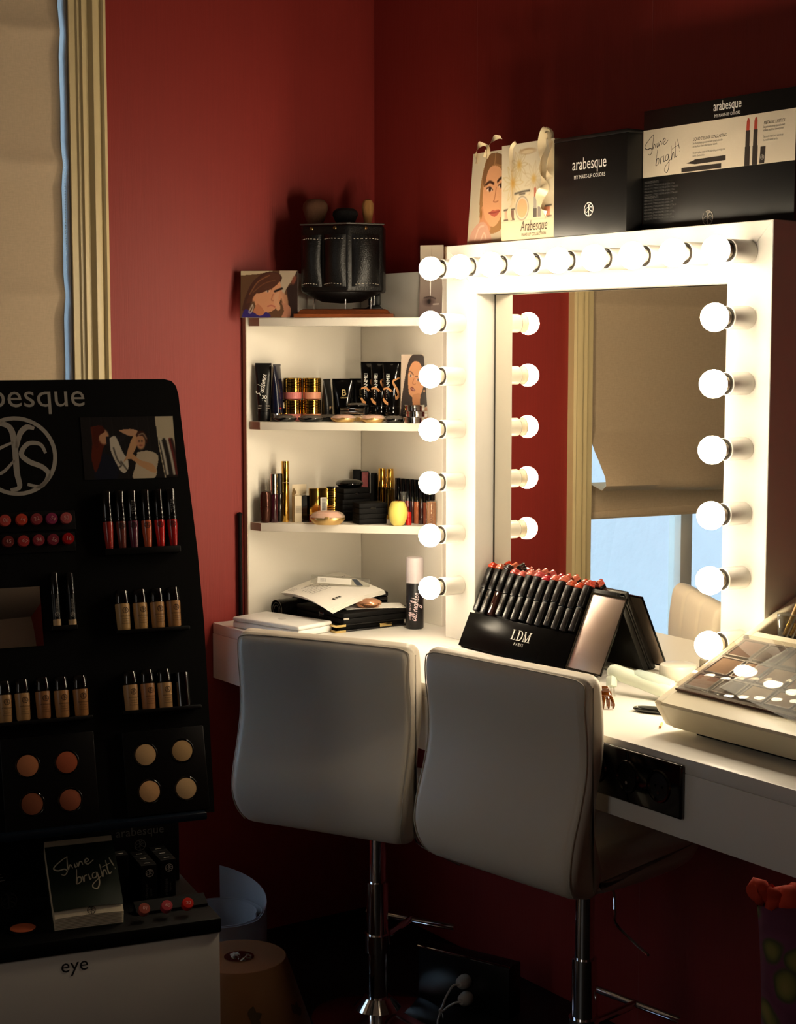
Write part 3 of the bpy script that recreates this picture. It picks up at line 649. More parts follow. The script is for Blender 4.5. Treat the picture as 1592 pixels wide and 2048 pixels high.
# lipstick tester discs, with the shade number written on each
D1 = [(8, 1043, (196, 78, 70), '08', 'salmon'), (41, 1041, (206, 72, 52), '14', 'orange-red'), (71, 1040, (150, 58, 62), '22', 'brick brown'), (101, 1039, (150, 54, 88), '54', 'magenta'), (130, 1038, (186, 90, 88), '52', 'dusty rose')]
D2 = [(14, 1085, (118, 48, 46), '45', 'maroon'), (45, 1084, (176, 56, 56), '67', 'cherry'), (75, 1082, (152, 54, 62), '94', 'raspberry'), (104, 1081, (138, 48, 62), '56', 'wine'), (134, 1079, (176, 26, 28), '16', 'scarlet')]
for row, DD in (('upper', D1), ('lower', D2)):
    for i, (px, py, cc, s, nm) in enumerate(DD):
        t = bthing('lipstick_tester', '%s round lipstick tester cap, %s from the window end of the %s tester row' % (nm, ('first', 'second', 'third', 'fourth', 'last')[i], row), 'lipstick tester', px, py, 'numbered lipstick testers on the display board', 0.004)
        P1('shade_cap', mat('tester_%s' % s, cc, 0.22, coat=0.3), t, lambda b: lathe(b, [(0, 0), (0.0118, 0.0), (0.0122, 0.010), (0.0112, 0.0128), (0.0, 0.0138)], 22))
        text(s, 0.0115, mat('tester_ink', (214, 160, 150), 0.6), t, T(0, -0.0038, 0.0142) @ RZ(random.uniform(-35, 35)))
# concealer pens
for i, px in enumerate((112, 143)):
    t = bthing('concealer_pen', 'slim black beige-tipped concealer pen %s' % ('beside the square mirror panel' if i == 0 else 'nearer the foundation bottles'), 'concealer', px + 1, 1254, 'concealer pens on the display board', 0.0095)
    P1('tip', mat('beige_cream', (206, 170, 124), 0.4), t, lambda b: lathe(b, [(0, 0), (0.0076, 0), (0.008, 0.002), (0.008, 0.014), (0, 0.014)], 16, RX(-90)))
    P1('barrel', M_BLACK, t, lambda b: lathe(b, [(0, 0.0142), (0.0084, 0.0142), (0.0084, 0.066), (0, 0.066)], 16, RX(-90)))
    P1('cap', M_BGLOSS, t, lambda b: lathe(b, [(0, 0.0663), (0.0090, 0.0663), (0.0090, 0.108), (0.0078, 0.110), (0, 0.110)], 16, RX(-90)))
    text('arabesque', 0.007, M_GREYTXT, t, T(0.002, 0.042, 0.0088) @ RZ(90))
    mark('logo', M_GREYTXT, t, T(0, 0.024, 0.0089), r=0.0048, ring=0.2)
# foundation bottles
FB = [('upper', 245, 1262, (202, 160, 104)), ('upper', 280, 1260, (198, 152, 94)), ('upper', 314, 1258, (188, 138, 84)), ('upper', 346, 1255, (182, 130, 78)),
      ('lower', 9, 1446, (196, 150, 98)), ('lower', 45, 1442, (192, 146, 94)), ('lower', 86, 1438, (170, 116, 72)), ('lower', 123, 1436, (186, 132, 80)), ('lower', 161, 1433, (180, 124, 72)),
      ('lower right', 261, 1424, (204, 156, 104)), ('lower right', 295, 1421, (190, 132, 86)), ('lower right', 329, 1419, (206, 160, 108))]
cnt = {}
for row, px, py, cc in FB:
    cnt[row] = cnt.get(row, 0) + 1
    where = {'upper': 'row of four below the lip glosses', 'lower': 'row of five above the bronzer pans', 'lower right': 'row of three above the pale powder pans'}[row]
    nth = ['first', 'second', 'third', 'fourth', 'fifth'][cnt[row] - 1]
    t = bthing('foundation_bottle', 'black-capped beige foundation bottle, %s in the %s' % (nth, where), 'foundation', px, py, 'foundation bottles on the display board', 0.015)
    P1('bottle', mat('foundation_%d_%d' % (cc[0], cc[1]), cc, 0.35), t, lambda b: lathe(b, [(0, 0), (0.0118, 0), (0.0135, 0.003), (0.0152, 0.050), (0.0150, 0.054), (0, 0.054)], 20, RX(-90), 1, 0.85))
    P1('cap', M_BGLOSS, t, lambda b: lathe(b, [(0, 0.0543), (0.0150, 0.0543), (0.0155, 0.056), (0.0152, 0.077), (0.0125, 0.082), (0.006, 0.084), (0, 0.084)], 20, RX(-90), 1, 0.85))
    mark('logo', mat('brown_print', (52, 30, 22), 0.6), t, T(0.003, 0.040, 0.0134), r=0.0062, ring=0.16)
    for k, (s, sz) in enumerate((('arabesque', 0.0050), ('Premium', 0.0036), ('Comfort', 0.0036), ('Foundation', 0.0036))):
        text(s, sz, MATS['brown_print'], t, T(0.002, 0.0268 - k * 0.0046 - (0.001 if k else 0), 0.0134))
# empty slot beside them
P1('empty_slot', M_BGLOSS, bo, lambda b: lathe(b, [(0.0155, 0.0), (0.0165, 0.0), (0.0165, 0.075), (0.0155, 0.075)], 16, T(bp(366, 1418)[0], bp(366, 1418)[1], 0.006) @ RX(-90)))
# powder palettes
def quad(label, cx, cy, size, pans):
    t = bthing('powder_palette', label, 'palette', cx, cy, 'four-pan powder palettes', 0.0)
    P1('tray', M_BLACK, t, lambda b: box(b, (-size / 2, -size / 2, 0.0), (size / 2, size / 2, 0.014), 0.003))
    for px, py, cc in pans:
        x, y = bp(px, py); x0, y0 = bp(cx, cy); dx, dy = x - x0, y - y0
        P1('pan_rim', M_BGLOSS, t, lambda b: lathe(b, [(0.0225, 0.014), (0.0238, 0.0152), (0.0252, 0.014)], 32, T(dx, dy, 0)))
        P1('powder_pan', mat('powder_%d_%d' % (cc[0], cc[1]), cc, 0.9, noise=(400, 0.06)), t, lambda b: lathe(b, [(0, 0.0146), (0.021, 0.0142), (0.0222, 0.0135), (0, 0.0135)], 32, T(dx, dy, 0)))
quad('black palette of four brown bronzer pans at the foot of the display board', 98, 1565, 0.188, [(53, 1532, (196, 122, 78)), (131, 1525, (186, 92, 56)), (62, 1608, (138, 74, 44)), (138, 1600, (158, 84, 54))])
quad('black palette of four pale beige powder pans at the foot of the display board', 329, 1542, 0.172, [(288, 1510, (218, 176, 124)), (361, 1502, (206, 166, 112)), (296, 1583, (222, 170, 116)), (369, 1577, (224, 184, 132))])

# ------------------------------------------------------------------ on the stand's black tray
TTZ = 0.5482
def dthing(name, label, cat, px, py, group=None, rz=-11.7, z=TTZ):
    P = onz(px, py, z); return thing(name, label, cat, T(P.x, P.y, z) @ RZ(rz), group)
# testers in a low sloped rack on the tray
P = DRI @ onz(333, 1822, TTZ)
rk = dpart(lambda b: prism(b, [(0, 0), (0.03, 0), (0.03, 0.020), (0, 0.006)], -0.075, 0.075, Matrix(((0, 0, 1, P.x + 0.012), (1, 0, 0, P.y - 0.004), (0, 1, 0, TTZ - 0.0002), (0, 0, 0, 1)))), 'tester_rack', M_BMATTE)
for px, py, cc, s, nm in ((288, 1817, (150, 74, 62), '01', 'brown-rose'), (333, 1811, (168, 58, 66), '60', 'deep pink'), (375, 1806, (196, 34, 24), '20', 'orange-red')):
    Q = onz(px, py + 2, TTZ + 0.022)
    t = thing('lipstick_tester', '%s round lipstick tester cap in the low rack in front of the black cartons' % nm, 'lipstick tester', T(*Q) @ RZ(-11.7) @ RX(48), 'tester caps on the tray')
    P1('shade_cap', mat('tray_tester_' + s, cc, 0.22, coat=0.3), t, lambda b: lathe(b, [(0, -0.008), (0.0118, -0.008), (0.0122, 0.004), (0.0112, 0.0068), (0.0, 0.0078)], 22))
    text(s, 0.0105, MATS['tester_ink'], t, T(0, -0.0038, 0.0082) @ RZ(random.uniform(-25, 25)))
# boxed lipsticks standing in two files behind the testers
def carton(label, M, w, d, h, group, emblem=True):
    t = thing('lipstick_carton', label, 'carton', M, group)
    P1('carton_body', M_BMATTE, t, lambda b: box(b, (-w / 2, -d / 2, 0), (w / 2, d / 2, h), 0.0008, seg=1))
    P1('carton_lid', mat('carton_lid', (14, 14, 14), 0.4), t, lambda b: box(b, (-w / 2 - 0.0003, -d / 2 - 0.0003, h - 0.006), (w / 2 + 0.0003, d / 2 + 0.0003, h + 0.0004), 0.0006, seg=1))
    P1('shade_sticker', M_GREYTXT, t, lambda b: box(b, (-0.006, -0.004, h + 0.0004), (0.006, -0.0015, h + 0.0007)))
    if emblem:
        mark('logo', M_GREYTXT, t, T(0.002, -d / 2 - 0.0006, h * 0.78) @ FRONT, r=0.0085, ring=0.14)
        text('arabesque', 0.009, M_DIMTXT, t, T(-0.002, -d / 2 - 0.0006, h * 0.26) @ FRONT @ RZ(90))
        text('lipstick', 0.006, M_DIMTXT, t, T(0.006, -d / 2 - 0.0006, h * 0.26) @ FRONT @ RZ(90))
for f, (px, py) in enumerate(((307, 1815), (346, 1803))):
    P = DRI @ onz(px, py, TTZ)
    for k in range(3):
        lab = 'black lipstick carton, %s of the three %s' % (('front one', 'middle one', 'rear one')[k], ('nearer the green booklet' if f == 0 else 'at the end of the tray'))
        carton(lab, DR @ T(P.x, P.y + 0.052 + k * 0.0335, TTZ), 0.033, 0.032, 0.080, 'boxed lipsticks on the tray', k == 0)
P = DRI @ onz(253, 1818, TTZ)
carton('single narrow black carton standing beside the green booklet', DR @ T(P.x, P.y + 0.05, TTZ), 0.027, 0.030, 0.104, 'boxed lipsticks on the tray', False)
P = DRI @ onz(32, 1862, TTZ)
for k in range(3):
    t = thing('powder_carton', 'squat black emblem carton at the window end of the tray, %s of three' % ('front one', 'middle one', 'rear one')[k], 'carton', DR @ T(P.x - 0.008, P.y + 0.075 + k * 0.021, TTZ), 'flat cartons on the tray')
    P1('carton_body', M_BMATTE, t, lambda b: box(b, (-0.05, -0.010, 0), (0.05, 0.010, 0.082), 0.0008, seg=1))
    P1('shade_sticker', M_GREYTXT, t, lambda b: box(b, (-0.02, -0.003, 0.082), (0.0, -0.001, 0.0824)))
    if k == 0: mark('logo', mat('faint_print', (40, 36, 34), 0.5), t, T(0.006, -0.0106, 0.042) @ FRONT, r=0.017, ring=0.12)
t = dthing('blush_tester', 'flat orange blush pan lying on the front of the black tray', 'blush', 46, 1862)
P1('pan', M_BLACK, t, lambda b: lathe(b, [(0, 0), (0.0285, 0), (0.0285, 0.005), (0.026, 0.006), (0, 0.006)], 32))
P1('powder', mat('orange_blush', (206, 100, 58), 0.9), t, lambda b: lathe(b, [(0, 0.0062), (0.0252, 0.0062), (0.0245, 0.0074), (0, 0.0078)], 32))
# booklet pad
P = onz(181, 1859, TTZ); lean = 47
t = thing('booklet_pad', 'thick dark green booklet pad lettered Shine bright leaning on the black tray', 'booklet', T(*P) @ RZ(-13.5) @ T(0, 0.012, 0.0) @ RX(lean), None)
# local: x right, y up the pad, z towards the reader
pgs = new()
for k in range(9):
    z = 0.001 + k * 0.0026
    sheet(pgs, lambda u, v: ((u - 0.5) * 0.138, 0.002 + k * 0.0018 + v * 0.17, z + 0.012 * (math.sin(PI * u) * 0.35) * (1 - v) * (k / 8)), 10, 3, 0.0013)
fin(pgs, 'pages', mat('cream_page', (222, 206, 176), 0.8), t)
cv = new(); sheet(cv, lambda u, v: ((u - 0.5) * 0.140, 0.030 + v * 0.142, 0.0262 + 0.008 * math.sin(PI * u) * (1 - v) ** 2), 12, 6, 0.0010); fin(cv, 'cover', mat('dark_green_card', (24, 36, 24), 0.45), t)
P1('back_cover', MATS['dark_green_card'], t, lambda b: box(b, (-0.071, 0.0, -0.001), (0.071, 0.175, 0.0005)))
mark('shine', mat('cream_ink', (216, 204, 172), 0.6), t, T(0.003, 0.108, 0.0310) @ RZ(2), h=0.078, w=0.0028)
mark('logo', M_BTXT, t, T(0.004, 0.0245, 0.0272), r=0.0085, ring=0.12)
# ------------------------------------------------------------------ floor pieces behind the stand
P = onz(478, 1912, 0.25)
t = thing('table_lamp', 'amber conical lampshade with dark leaf print standing on the floor behind the stand', 'lamp', T(P.x, P.y, 0))
M_SHADE = mat('amber_parchment', (112, 70, 32), 0.7, noise=(8, 0.12))
P1('base', M_BLACK, t, lambda b: lathe(b, [(0, 0), (0.075, 0), (0.075, 0.012), (0.02, 0.03), (0.012, 0.05), (0.012, 0.19), (0, 0.19)], 24))
sh = P1('lamp_shade', M_SHADE, t, lambda b: lathe(b, [(0.183, 0.042), (0.1145, 0.247), (0.112, 0.2495), (0.104, 0.2500), (0.0355, 0.2470), (0.0355, 0.2455), (0.104, 0.2480), (0.1125, 0.2450), (0.181, 0.0425)], 56))
P1('shade_ring', M_SILVER, t, lambda b: lathe(b, [(0.034, 0.246), (0.036, 0.2475), (0.036, 0.2495), (0.033, 0.2495)], 28))
def crumple(b):
    random.seed(3)
    for k in range(7):
        a = k * 0.9; c = Vector((0.018 * math.cos(a), 0.018 * math.sin(a), 0.247))
        add(b, [c + Vector((random.uniform(-.016, .016), random.uniform(-.016, .016), random.uniform(-.004, .008))) for _ in range(5)], [(0, 1, 2), (2, 3, 0), (3, 4, 1), (1, 2, 4)])
P1('plastic_wrap', mat('crumpled_cellophane', (190, 180, 165), 0.15, alpha=0.5), t, crumple)
M_LEAF = mat('dark_leaf_print', (70, 52, 24), 0.7)
for a0, z0, s, rot in ((-1.9, 0.15, 0.030, 20), (-1.45, 0.10, 0.034, -30), (-1.0, 0.13, 0.030, 60), (-2.4, 0.09, 0.03, -10), (-0.4, 0.09, 0.032, 15), (0.3, 0.15, 0.028, 80), (1.2, 0.10, 0.03, 0), (2.4, 0.14, 0.03, 40)):
    b = new()
    for k in (-1, 0, 1):
        vs = []
        for i in range(12):
            u = i / 11; w = math.sin(PI * u) * 0.32; vs.append((u, w))
        for i in range(10, 0, -1): vs.append((i / 11, -math.sin(PI * i / 11) * 0.32))
        an = math.radians(rot + k * 55)
        pts = []
        for x, y in vs:
            X = (x * math.cos(an) - y * math.sin(an)) * s; Y = (x * math.sin(an) + y * math.cos(an)) * s
            z = z0 + Y; r = 0.183 + (0.1145 - 0.183) * (z - 0.042) / 0.205 + 0.0008; aa = a0 + X / r
            pts.append((r * math.cos(aa), r * math.sin(aa), z))
        add(b, pts, [tuple(range(len(pts)))])
    fin(b, 'leaf_print', M_LEAF, sh, fixn=False)
# loosely rolled sheet
P = onz(438, 1824, 0.235)
t = thing('rolled_plastic_sheet', 'loose white roll of plastic sheet with a raised corner, behind the lampshade', 'plastic roll', T(P.x, P.y, 0) @ RZ(-34.6))
def roll(u, v):
    a = math.radians(95 - 820 * (1 - u)); r = 0.098 + 0.030 * u
    top = 0.235
    if u > 0.85: top += 0.085 * ((u - 0.85) / 0.15) ** 0.9
    return (r * math.cos(a), r * math.sin(a), v * top)
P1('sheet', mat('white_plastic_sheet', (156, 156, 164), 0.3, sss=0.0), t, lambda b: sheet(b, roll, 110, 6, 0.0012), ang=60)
# power strip on the floor under the counter
PA, PB = onz(835, 1890, 0.14), onz(1018, 1935, 0.14); P = (PA + PB) / 2; LB = (PB - PA).length
t = thing('power_strip', 'long black socket box with two white plugs on the floor under the counter', 'power strip', T(P.x, P.y, 0) @ RZ(math.degrees(math.atan2(PB.y - PA.y, PB.x - PA.x))))
P1('housing', M_BLACK, t, lambda b: box(b, (-LB / 2, 0.001, 0), (LB / 2, 0.06, 0.138), 0.004))
P1('chrome_edge', M_CHROME, t, lambda b: tube(b, [(-LB / 2, 0.002, 0.138), (LB / 2, 0.002, 0.138)], 0.003, 10))
for k, (dx, z) in enumerate(((0.012, 0.078), (0.018, 0.034))):
    p = P1('plug', mat('white_plug', (205, 200, 192), 0.4), t, lambda b: (lathe(b, [(0, 0), (0.017, 0), (0.019, 0.010), (0.016, 0.026), (0.008, 0.036), (0, 0.036)], 18, T(dx, 0.0005, z) @ RX(90))))
    P1('cable', MATS['white_plug'], p, lambda b: tube(b, smooth_path([(dx, -0.034, z), (dx - 0.012, -0.045, z - 0.003), (dx - 0.030, -0.05, z * 0.55), (dx - 0.045, -0.06, 0.006), (dx - 0.08, -0.11, 0.004)], 5), 0.003, 8))
# slim black rod standing on the counter between shelf and wall
t = tag(P1('black_rod', M_BMATTE, None, lambda b: (cyl(b, 0.006, 0, 0.30, 10), lathe(b, [(0, 0.30), (0.008, 0.30), (0.008, 0.306), (0, 0.309)], 10)), T(-0.468, -0.012, TZ + 0.0005)), 'slim black rod standing upright on the counter against the red wall', 'rod')
# cushion on a low padded stool at the near edge
Q = Vector(CAM + _ray(1506, 1768) * 2.5); RV = Vector(_R)
cc = Q + RV * 0.20; STZ = 0.455
t = thing('upholstered_stool', 'low dark padded stool carrying the floral cushion', 'stool', T(cc.x, cc.y, 0) @ RZ(-34.6))
P1('padded_seat', mat('plum_fabric', (60, 30, 42), 0.9), t, lambda b: box(b, (-0.20, -0.17, 0.36), (0.20, 0.17, STZ), 0.03, seg=4))
for sx in (-1, 1):
    for sy in (-1, 1):
        P1('leg', mat('dark_wood', (52, 30, 20), 0.5), t, lambda b: lathe(b, [(0, 0), (0.013, 0), (0.020, 0.36), (0, 0.36)], 12, T(sx * 0.165, sy * 0.135, 0)))
HC_ = Q.z - STZ - 0.02
t = thing('floral_cushion', 'plum floral cushion with ruched orange-red top edge, propped on the stool', 'cushion', T(cc.x, cc.y, STZ + 0.004) @ RZ(-34.6))
def cushion(b):
    n = 22; w, h, d = 0.39, HC_, 0.075
    def pt(i, j, s):
        u = i / n * 2 - 1; v = j / n * 2 - 1
        prof = (max(0, 1 - u ** 4) * max(0, 1 - v ** 4)) ** 0.55
        pinch = 1 - 0.05 * (1 - abs(v)) ** 2 * abs(u)
        return (u * w / 2 * (1 - 0.06 * (1 - v * v) * abs(u)), s * d * prof, (v * (1 - 0.05 * (1 - u * u) * (1 if v > 0 else 0)) + 1) * h / 2)
    for s in (-1, 1):
        vs = [pt(i, j, s) for i in range(n + 1) for j in range(n + 1)]
        add(b, vs, [(i * (n + 1) + j, (i + 1) * (n + 1) + j, (i + 1) * (n + 1) + j + 1, i * (n + 1) + j + 1) for i in range(n) for j in range(n)])
    bmesh.ops.remove_doubles(b, verts=list(b.verts), dist=0.0004)
def floral():
    m = bpy.data.materials.new('floral_fabric'); m.use_nodes = True; nt = m.node_tree; bs = nt.nodes['Principled BSDF']; bs.inputs['Roughness'].default_value = 0.9
    tc = nt.nodes.new('ShaderNodeTexCoord'); v = nt.nodes.new('ShaderNodeTexVoronoi'); v.inputs['Scale'].default_value = 14; n = nt.nodes.new('ShaderNodeTexNoise'); n.inputs['Scale'].default_value = 9
    mxv = nt.nodes.new('ShaderNodeMix'); mxv.data_type = 'VECTOR'; mxv.inputs['Factor'].default_value = 0.08
    cr = nt.nodes.new('ShaderNodeValToRGB'); e = cr.color_ramp.elements
    e[0].position = 0.0; e[0].color = lin((150, 130, 70)) + (1,); e[1].position = 0.62; e[1].color = lin((96, 44, 70)) + (1,)
    for p, c in ((0.22, (118, 112, 52)), (0.34, (70, 70, 40)), (0.42, (108, 52, 78))): x = e.new(p); x.color = lin(c) + (1,)
    L = nt.links.new; L(tc.outputs['Object'], mxv.inputs['A']); L(tc.outputs['Object'], n.inputs['Vector']); L(n.outputs['Color'], mxv.inputs['B']); L(mxv.outputs['Result'], v.inputs['Vector']); L(v.outputs['Distance'], cr.inputs['Fac']); L(cr.outputs['Color'], bs.inputs['Base Color'])
    return m
P1('cover', floral(), t, cushion, ang=80)
def ruche(b):
    pts = []; rs = []
    for k in range(90):
        u = k / 89 * 2 - 1; pts.append((u * 0.196, 0.004 * math.sin(k * 1.7), HC_ * (1 - 0.025 * (1 - u * u)) + 0.004 * math.sin(k * 0.9))); rs.append(0.017 + 0.006 * math.sin(k * 1.35))
    tube(b, pts, rs, 12)
P1('ruched_edge', mat('orange_red_fabric', (206, 62, 34), 0.85), t, ruche, ang=80)
# ------------------------------------------------------------------ things on the corner shelf
SA = Vector((-0.430, -0.066)); SB = Vector((-0.110, -0.385))
def S(px, back):
    """plan position: in the picture column px, 'back' metres behind the shelf's front edge"""
    d = Vector(((_F + _R * (px - CX) / FPX)[0], (_F + _R * (px - CX) / FPX)[1])); c = Vector((CAM[0], CAM[1])); e = SB - SA
    # c + t d = SA + s e
    det = d.x * (-e.y) - (-e.x) * d.y; r = SA - c; t = (r.x * (-e.y) - (-e.x) * r.y) / det
    p = c + d * t + d.normalized() * back; return p
K = 0.00141
def sm(px, back, z, rz=-34.6): p = S(px, back); return T(p.x, p.y, z + 0.0004) @ RZ(rz)
def squeeze_tube(t, w, d, h, cap_h, body, capm, capr=None):
    """plastic cosmetic tube standing on its cap: round at the cap, flat crimp at the top"""
    capr = capr or w * 0.40
    def bod(b):
        n = 24; rings = []
        for k in range(9):
            v = k / 8; z = cap_h + 0.0005 + (h - cap_h - 0.006) * v
            rx = (w / 2) * (0.82 + 0.18 * v ** 0.8); ry = (d / 2) * (1 - v ** 2.2) + 0.0012
            rings.append([(rx * math.copysign(abs(math.cos(a)) ** (0.85 - 0.3 * v), math.cos(a)), ry * math.sin(a), z) for a in [2 * PI * i / n for i in range(n)]])
        for dz in (0.0006, 0.006): rings.append([(x * 1.0, math.copysign(0.0011, y), h - 0.006 + dz) for x, y, z in rings[8]])
        vs = [p for r in rings for p in r]; fs = []
        for k in range(len(rings) - 1):
            for i in range(n): j = (i + 1) % n; fs.append((k * n + i, k * n + j, (k + 1) * n + j, (k + 1) * n + i))
        fs.append(tuple(range(n))[::-1]); fs.append(tuple(range((len(rings) - 1) * n, len(rings) * n)))
        add(b, vs, fs)
    P1('tube_body', body, t, bod, ang=50)
    P1('cap', capm, t, lambda b: lathe(b, [(0, 0), (capr * 0.96, 0), (capr, 0.001), (capr * 1.02, cap_h - 0.001), (capr, cap_h), (0, cap_h)], 24, None, 1, min(1, d / w * 1.05)))
def card(name, label, M, pic, w, h, th=0.0012, group=None, cat='photo card'):
    t = thing(name, label, cat, M, group)
    P1('card_stock', M_PAPER, t, lambda b: box(b, (-w / 2, -th, 0), (w / 2, 0, h)))
    link('printed_face', pic.mesh('printed_face'), t, T(0, -th - 0.0004, 0) @ FRONT); return t

# --- top shelf
Z1, Z2, Z3 = SH
pc = Pic(0.160, 0.131, 120, (96, 66, 44)); pc.poly([(0, 1), (.6, 1), (.3, .93), (0, .9)], (196, 176, 146), smooth=False)
pc.poly([(.68, 1), (.98, 1), (.80, .62), (.74, .42), (.66, .5)], (178, 160, 138)); pc.poly([(.80, .62), (.9, .75), (1, .98), (1, 0), (.86, 0), (.84, .3)], (46, 30, 26)); pc.ell(.93, .80, .035, .10, (120, 66, 50), rot=-20)
pc.poly([(.02, .16), (.10, .5), (.22, .78), (.42, .96), (.62, .97), (.72, .86), (.66, .7), (.5, .56), (.3, .50), (.2, .36), (.12, .14)], (72, 40, 30)); pc.poly([(.20, .46), (.34, .72), (.5, .86), (.66, .82), (.72, .5), (.64, .24), (.52, .12), (.38, .12), (.28, .2), (.24, .36)], (204, 142, 106))
pc.poly([(.10, .30), (.20, .62), (.34, .84), (.52, .95), (.68, .90), (.66, .74), (.52, .60), (.34, .52), (.26, .50), (.2, .34)], (84, 48, 34)); pc.line([(.16, .5), (.3, .76), (.5, .9)], .012, (150, 100, 62)); pc.line([(.22, .54), (.4, .72), (.6, .80)], .010, (130, 84, 54))
pc.poly([(.02, 0), (.08, .18), (.2, .12), (.34, .06), (.46, .12), (.5, 0)], (52, 38, 110)); pc.poly([(.22, .12), (.30, .3), (.42, .12), (.34, .04)], (186, 118, 84)); pc.ell(.235, .40, .022, .06, (206, 138, 100), rot=-15); pc.line([(.21, .28), (.17, .18), (.15, .12), (.18, .1), (.22, .2), (.21, .28)], .014, (222, 214, 200))
pc.ell(.47, .56, .030, .018, (226, 206, 188)); pc.ell(.475, .56, .012, .018, (60, 44, 40)); pc.line([(.42, .62), (.48, .64), (.54, .60)], .010, (90, 54, 40)); pc.line([(.57, .5), (.54, .38), (.58, .36)], .010, (150, 88, 64)); pc.line([(.48, .24), (.54, .26), (.6, .23)], .018, (168, 84, 74))
pc.poly([(.60, .5), (.68, .56), (.66, .4), (.70, .2), (.64, .16), (.58, .36)], (206, 152, 118)); pc.line([(.60, .56), (.72, .62)], .035, (24, 18, 18))
for k in range(4): pc.line([(.70 + .03 * k, .56 - .03 * k), (.74 + .025 * k, .36 - .02 * k), (.80, .16)], .030, (196 - 8 * k, 140 - 6 * k, 108 - 5 * k))
pc.poly([(.72, .32), (.86, .24), (.88, .06), (.84, 0), (.72, 0), (.76, .14)], (176, 120, 94))
pa = onz(486, 637, Z1); 
p = S(541, -0.006); card('photo_card', 'landscape photo card of a woman shading her eye, at the end of the top shelf', T(p.x, p.y, Z1 + 0.0005) @ RZ(-38) @ RX(-8), pc, 0.160, 0.131, cat='photo card')

# wooden plinth with the leather brush pouch on its steel pins
p = S(692, 0.10)
t = thing('brush_stand', 'black leather brush pouch held on steel pins above a polished wooden plinth', 'brush holder', T(p.x, p.y, Z1 + 0.0005) @ RZ(-36))
M_WOODP = mat('polished_mahogany', (120, 62, 30), 0.3, coat=0.3, noise=(6, 0.25, (1, 12, 12)))
def plinth(b):
    w, d = 0.138, 0.095
    prof = [(0, 0), (0, 0.010), (0.010, 0.0125), (0.018, 0.0215), (0.024, 0.024)]
    rows = [[(-w + i, -d + i, z), (w - i, -d + i, z), (w - i, d - i, z), (-w + i, d - i, z)] for i, z in prof]
    vs = [q for r in rows for q in r]; fs = [(3, 2, 1, 0), tuple(range(len(vs) - 4, len(vs)))]
    for k in range(len(rows) - 1):
        for i in range(4): fs.append((k * 4 + i, k * 4 + (i + 1) % 4, k * 4 + 4 + (i + 1) % 4, k * 4 + 4 + i))
    add(b, vs, fs)
P1('plinth', M_WOODP, t, plinth, ang=20)
for x, y in ((0.003, -0.045), (-0.092, 0.05), (0.07, 0.05)): P1('steel_pin', M_CHROME, t, lambda b: cyl(b, 0.0024, 0.023, 0.075, 12, T(x, y, 0)))
ZB = 0.0705
pb = P1('pouch_body', M_LEATHER, t, lambda b: prism(b, [(0.012, -0.110), (0.110, -0.060), (0.112, 0.06), (0.0, 0.075), (-0.125, 0.065), (-0.120, -0.050)], ZB, ZB + 0.185, None, 0.008, 3), ang=50)
P1('pouch_base', M_LEATHER, t, lambda b: lathe(b, [(0, -0.030), (0.05, -0.026), (0.10, 0.0), (0.105, 0.01), (0, 0.01)], 24, T(-0.01, 0.0, ZB), 1.1, 0.75), ang=50)
def pocket(b, w, h, bulge):
    n = 14
    def f(u, v):
        x = (u - .5) * w; s = math.sin(PI * min(1, max(0, u))) ** 0.6; z = v * h
        o = bulge * s * (0.35 + 0.65 * math.sin(PI * (0.15 + 0.75 * (1 - v)))) 
        if v > 0.97: o *= 0.9
        return (x, -o, z)
    sheet(b, f, n, n, 0.003)
def seam(b, pts, r=0.0008):
    # dashes of pale thread
    q = smooth_path(pts, 8); L = 0
    for i in range(0, len(q) - 1):
        if i % 2 == 0: tube(b, [q[i], q[i + 1]], r, 5)
M_THREAD = mat('grey_thread', (190, 180, 166), 0.7)
FA = [(Vector((0.012, -0.110)), Vector((0.110, -0.060)), 0.084), (Vector((-0.058, -0.0785)), Vector((0.012, -0.110)), 0.068), (Vector((-0.120, -0.050)), Vector((-0.058, -0.0785)), 0.062)]
for k, (a_, c_, pw_) in enumerate(FA):
    mid = (a_ + c_) / 2; ang_ = math.degrees(math.atan2(c_.y - a_.y, c_.x - a_.x)); Mx = T(mid.x, mid.y, ZB + 0.014) @ RZ(ang_)
    pk = P1('pocket', M_LEATHER, t, lambda b: pocket(b, pw_, 0.142, 0.022 if k == 0 else 0.020), Mx, ang=80)
    P1('stitching', M_THREAD, pk, lambda b: (seam(b, [(-pw_ / 2 + 0.004, -0.003, 0.012), (-pw_ / 2 + 0.004, -0.004, 0.07), (-pw_ / 2 + 0.004, -0.003, 0.137)]), seam(b, [(-pw_ / 2 + 0.004, -0.006, 0.130), (0, -0.0235, 0.131), (pw_ / 2 - 0.004, -0.006, 0.130)]), seam(b, [(-pw_ / 2 + 0.006, -0.012, 0.006), (0, -0.024, 0.009), (pw_ / 2 - 0.006, -0.012, 0.006)])))
    P1('snap_button', mat('antique_brass', (150, 124, 84), 0.25, metal=1.0), pk, lambda b: lathe(b, [(0, 0.004), (0.004, 0.0035), (0.0055, 0.0015), (0.0055, 0), (0, 0)], 16, T(0, -0.0005, 0.160) @ RX(90)))
P1('rim', mat('worn_leather_edge', (70, 66, 62), 0.35), t, lambda b: tube(b, [(-0.122, -0.052, ZB + 0.186), (0.011, -0.112, ZB + 0.186), (0.111, -0.061, ZB + 0.186)], 0.0022, 6))
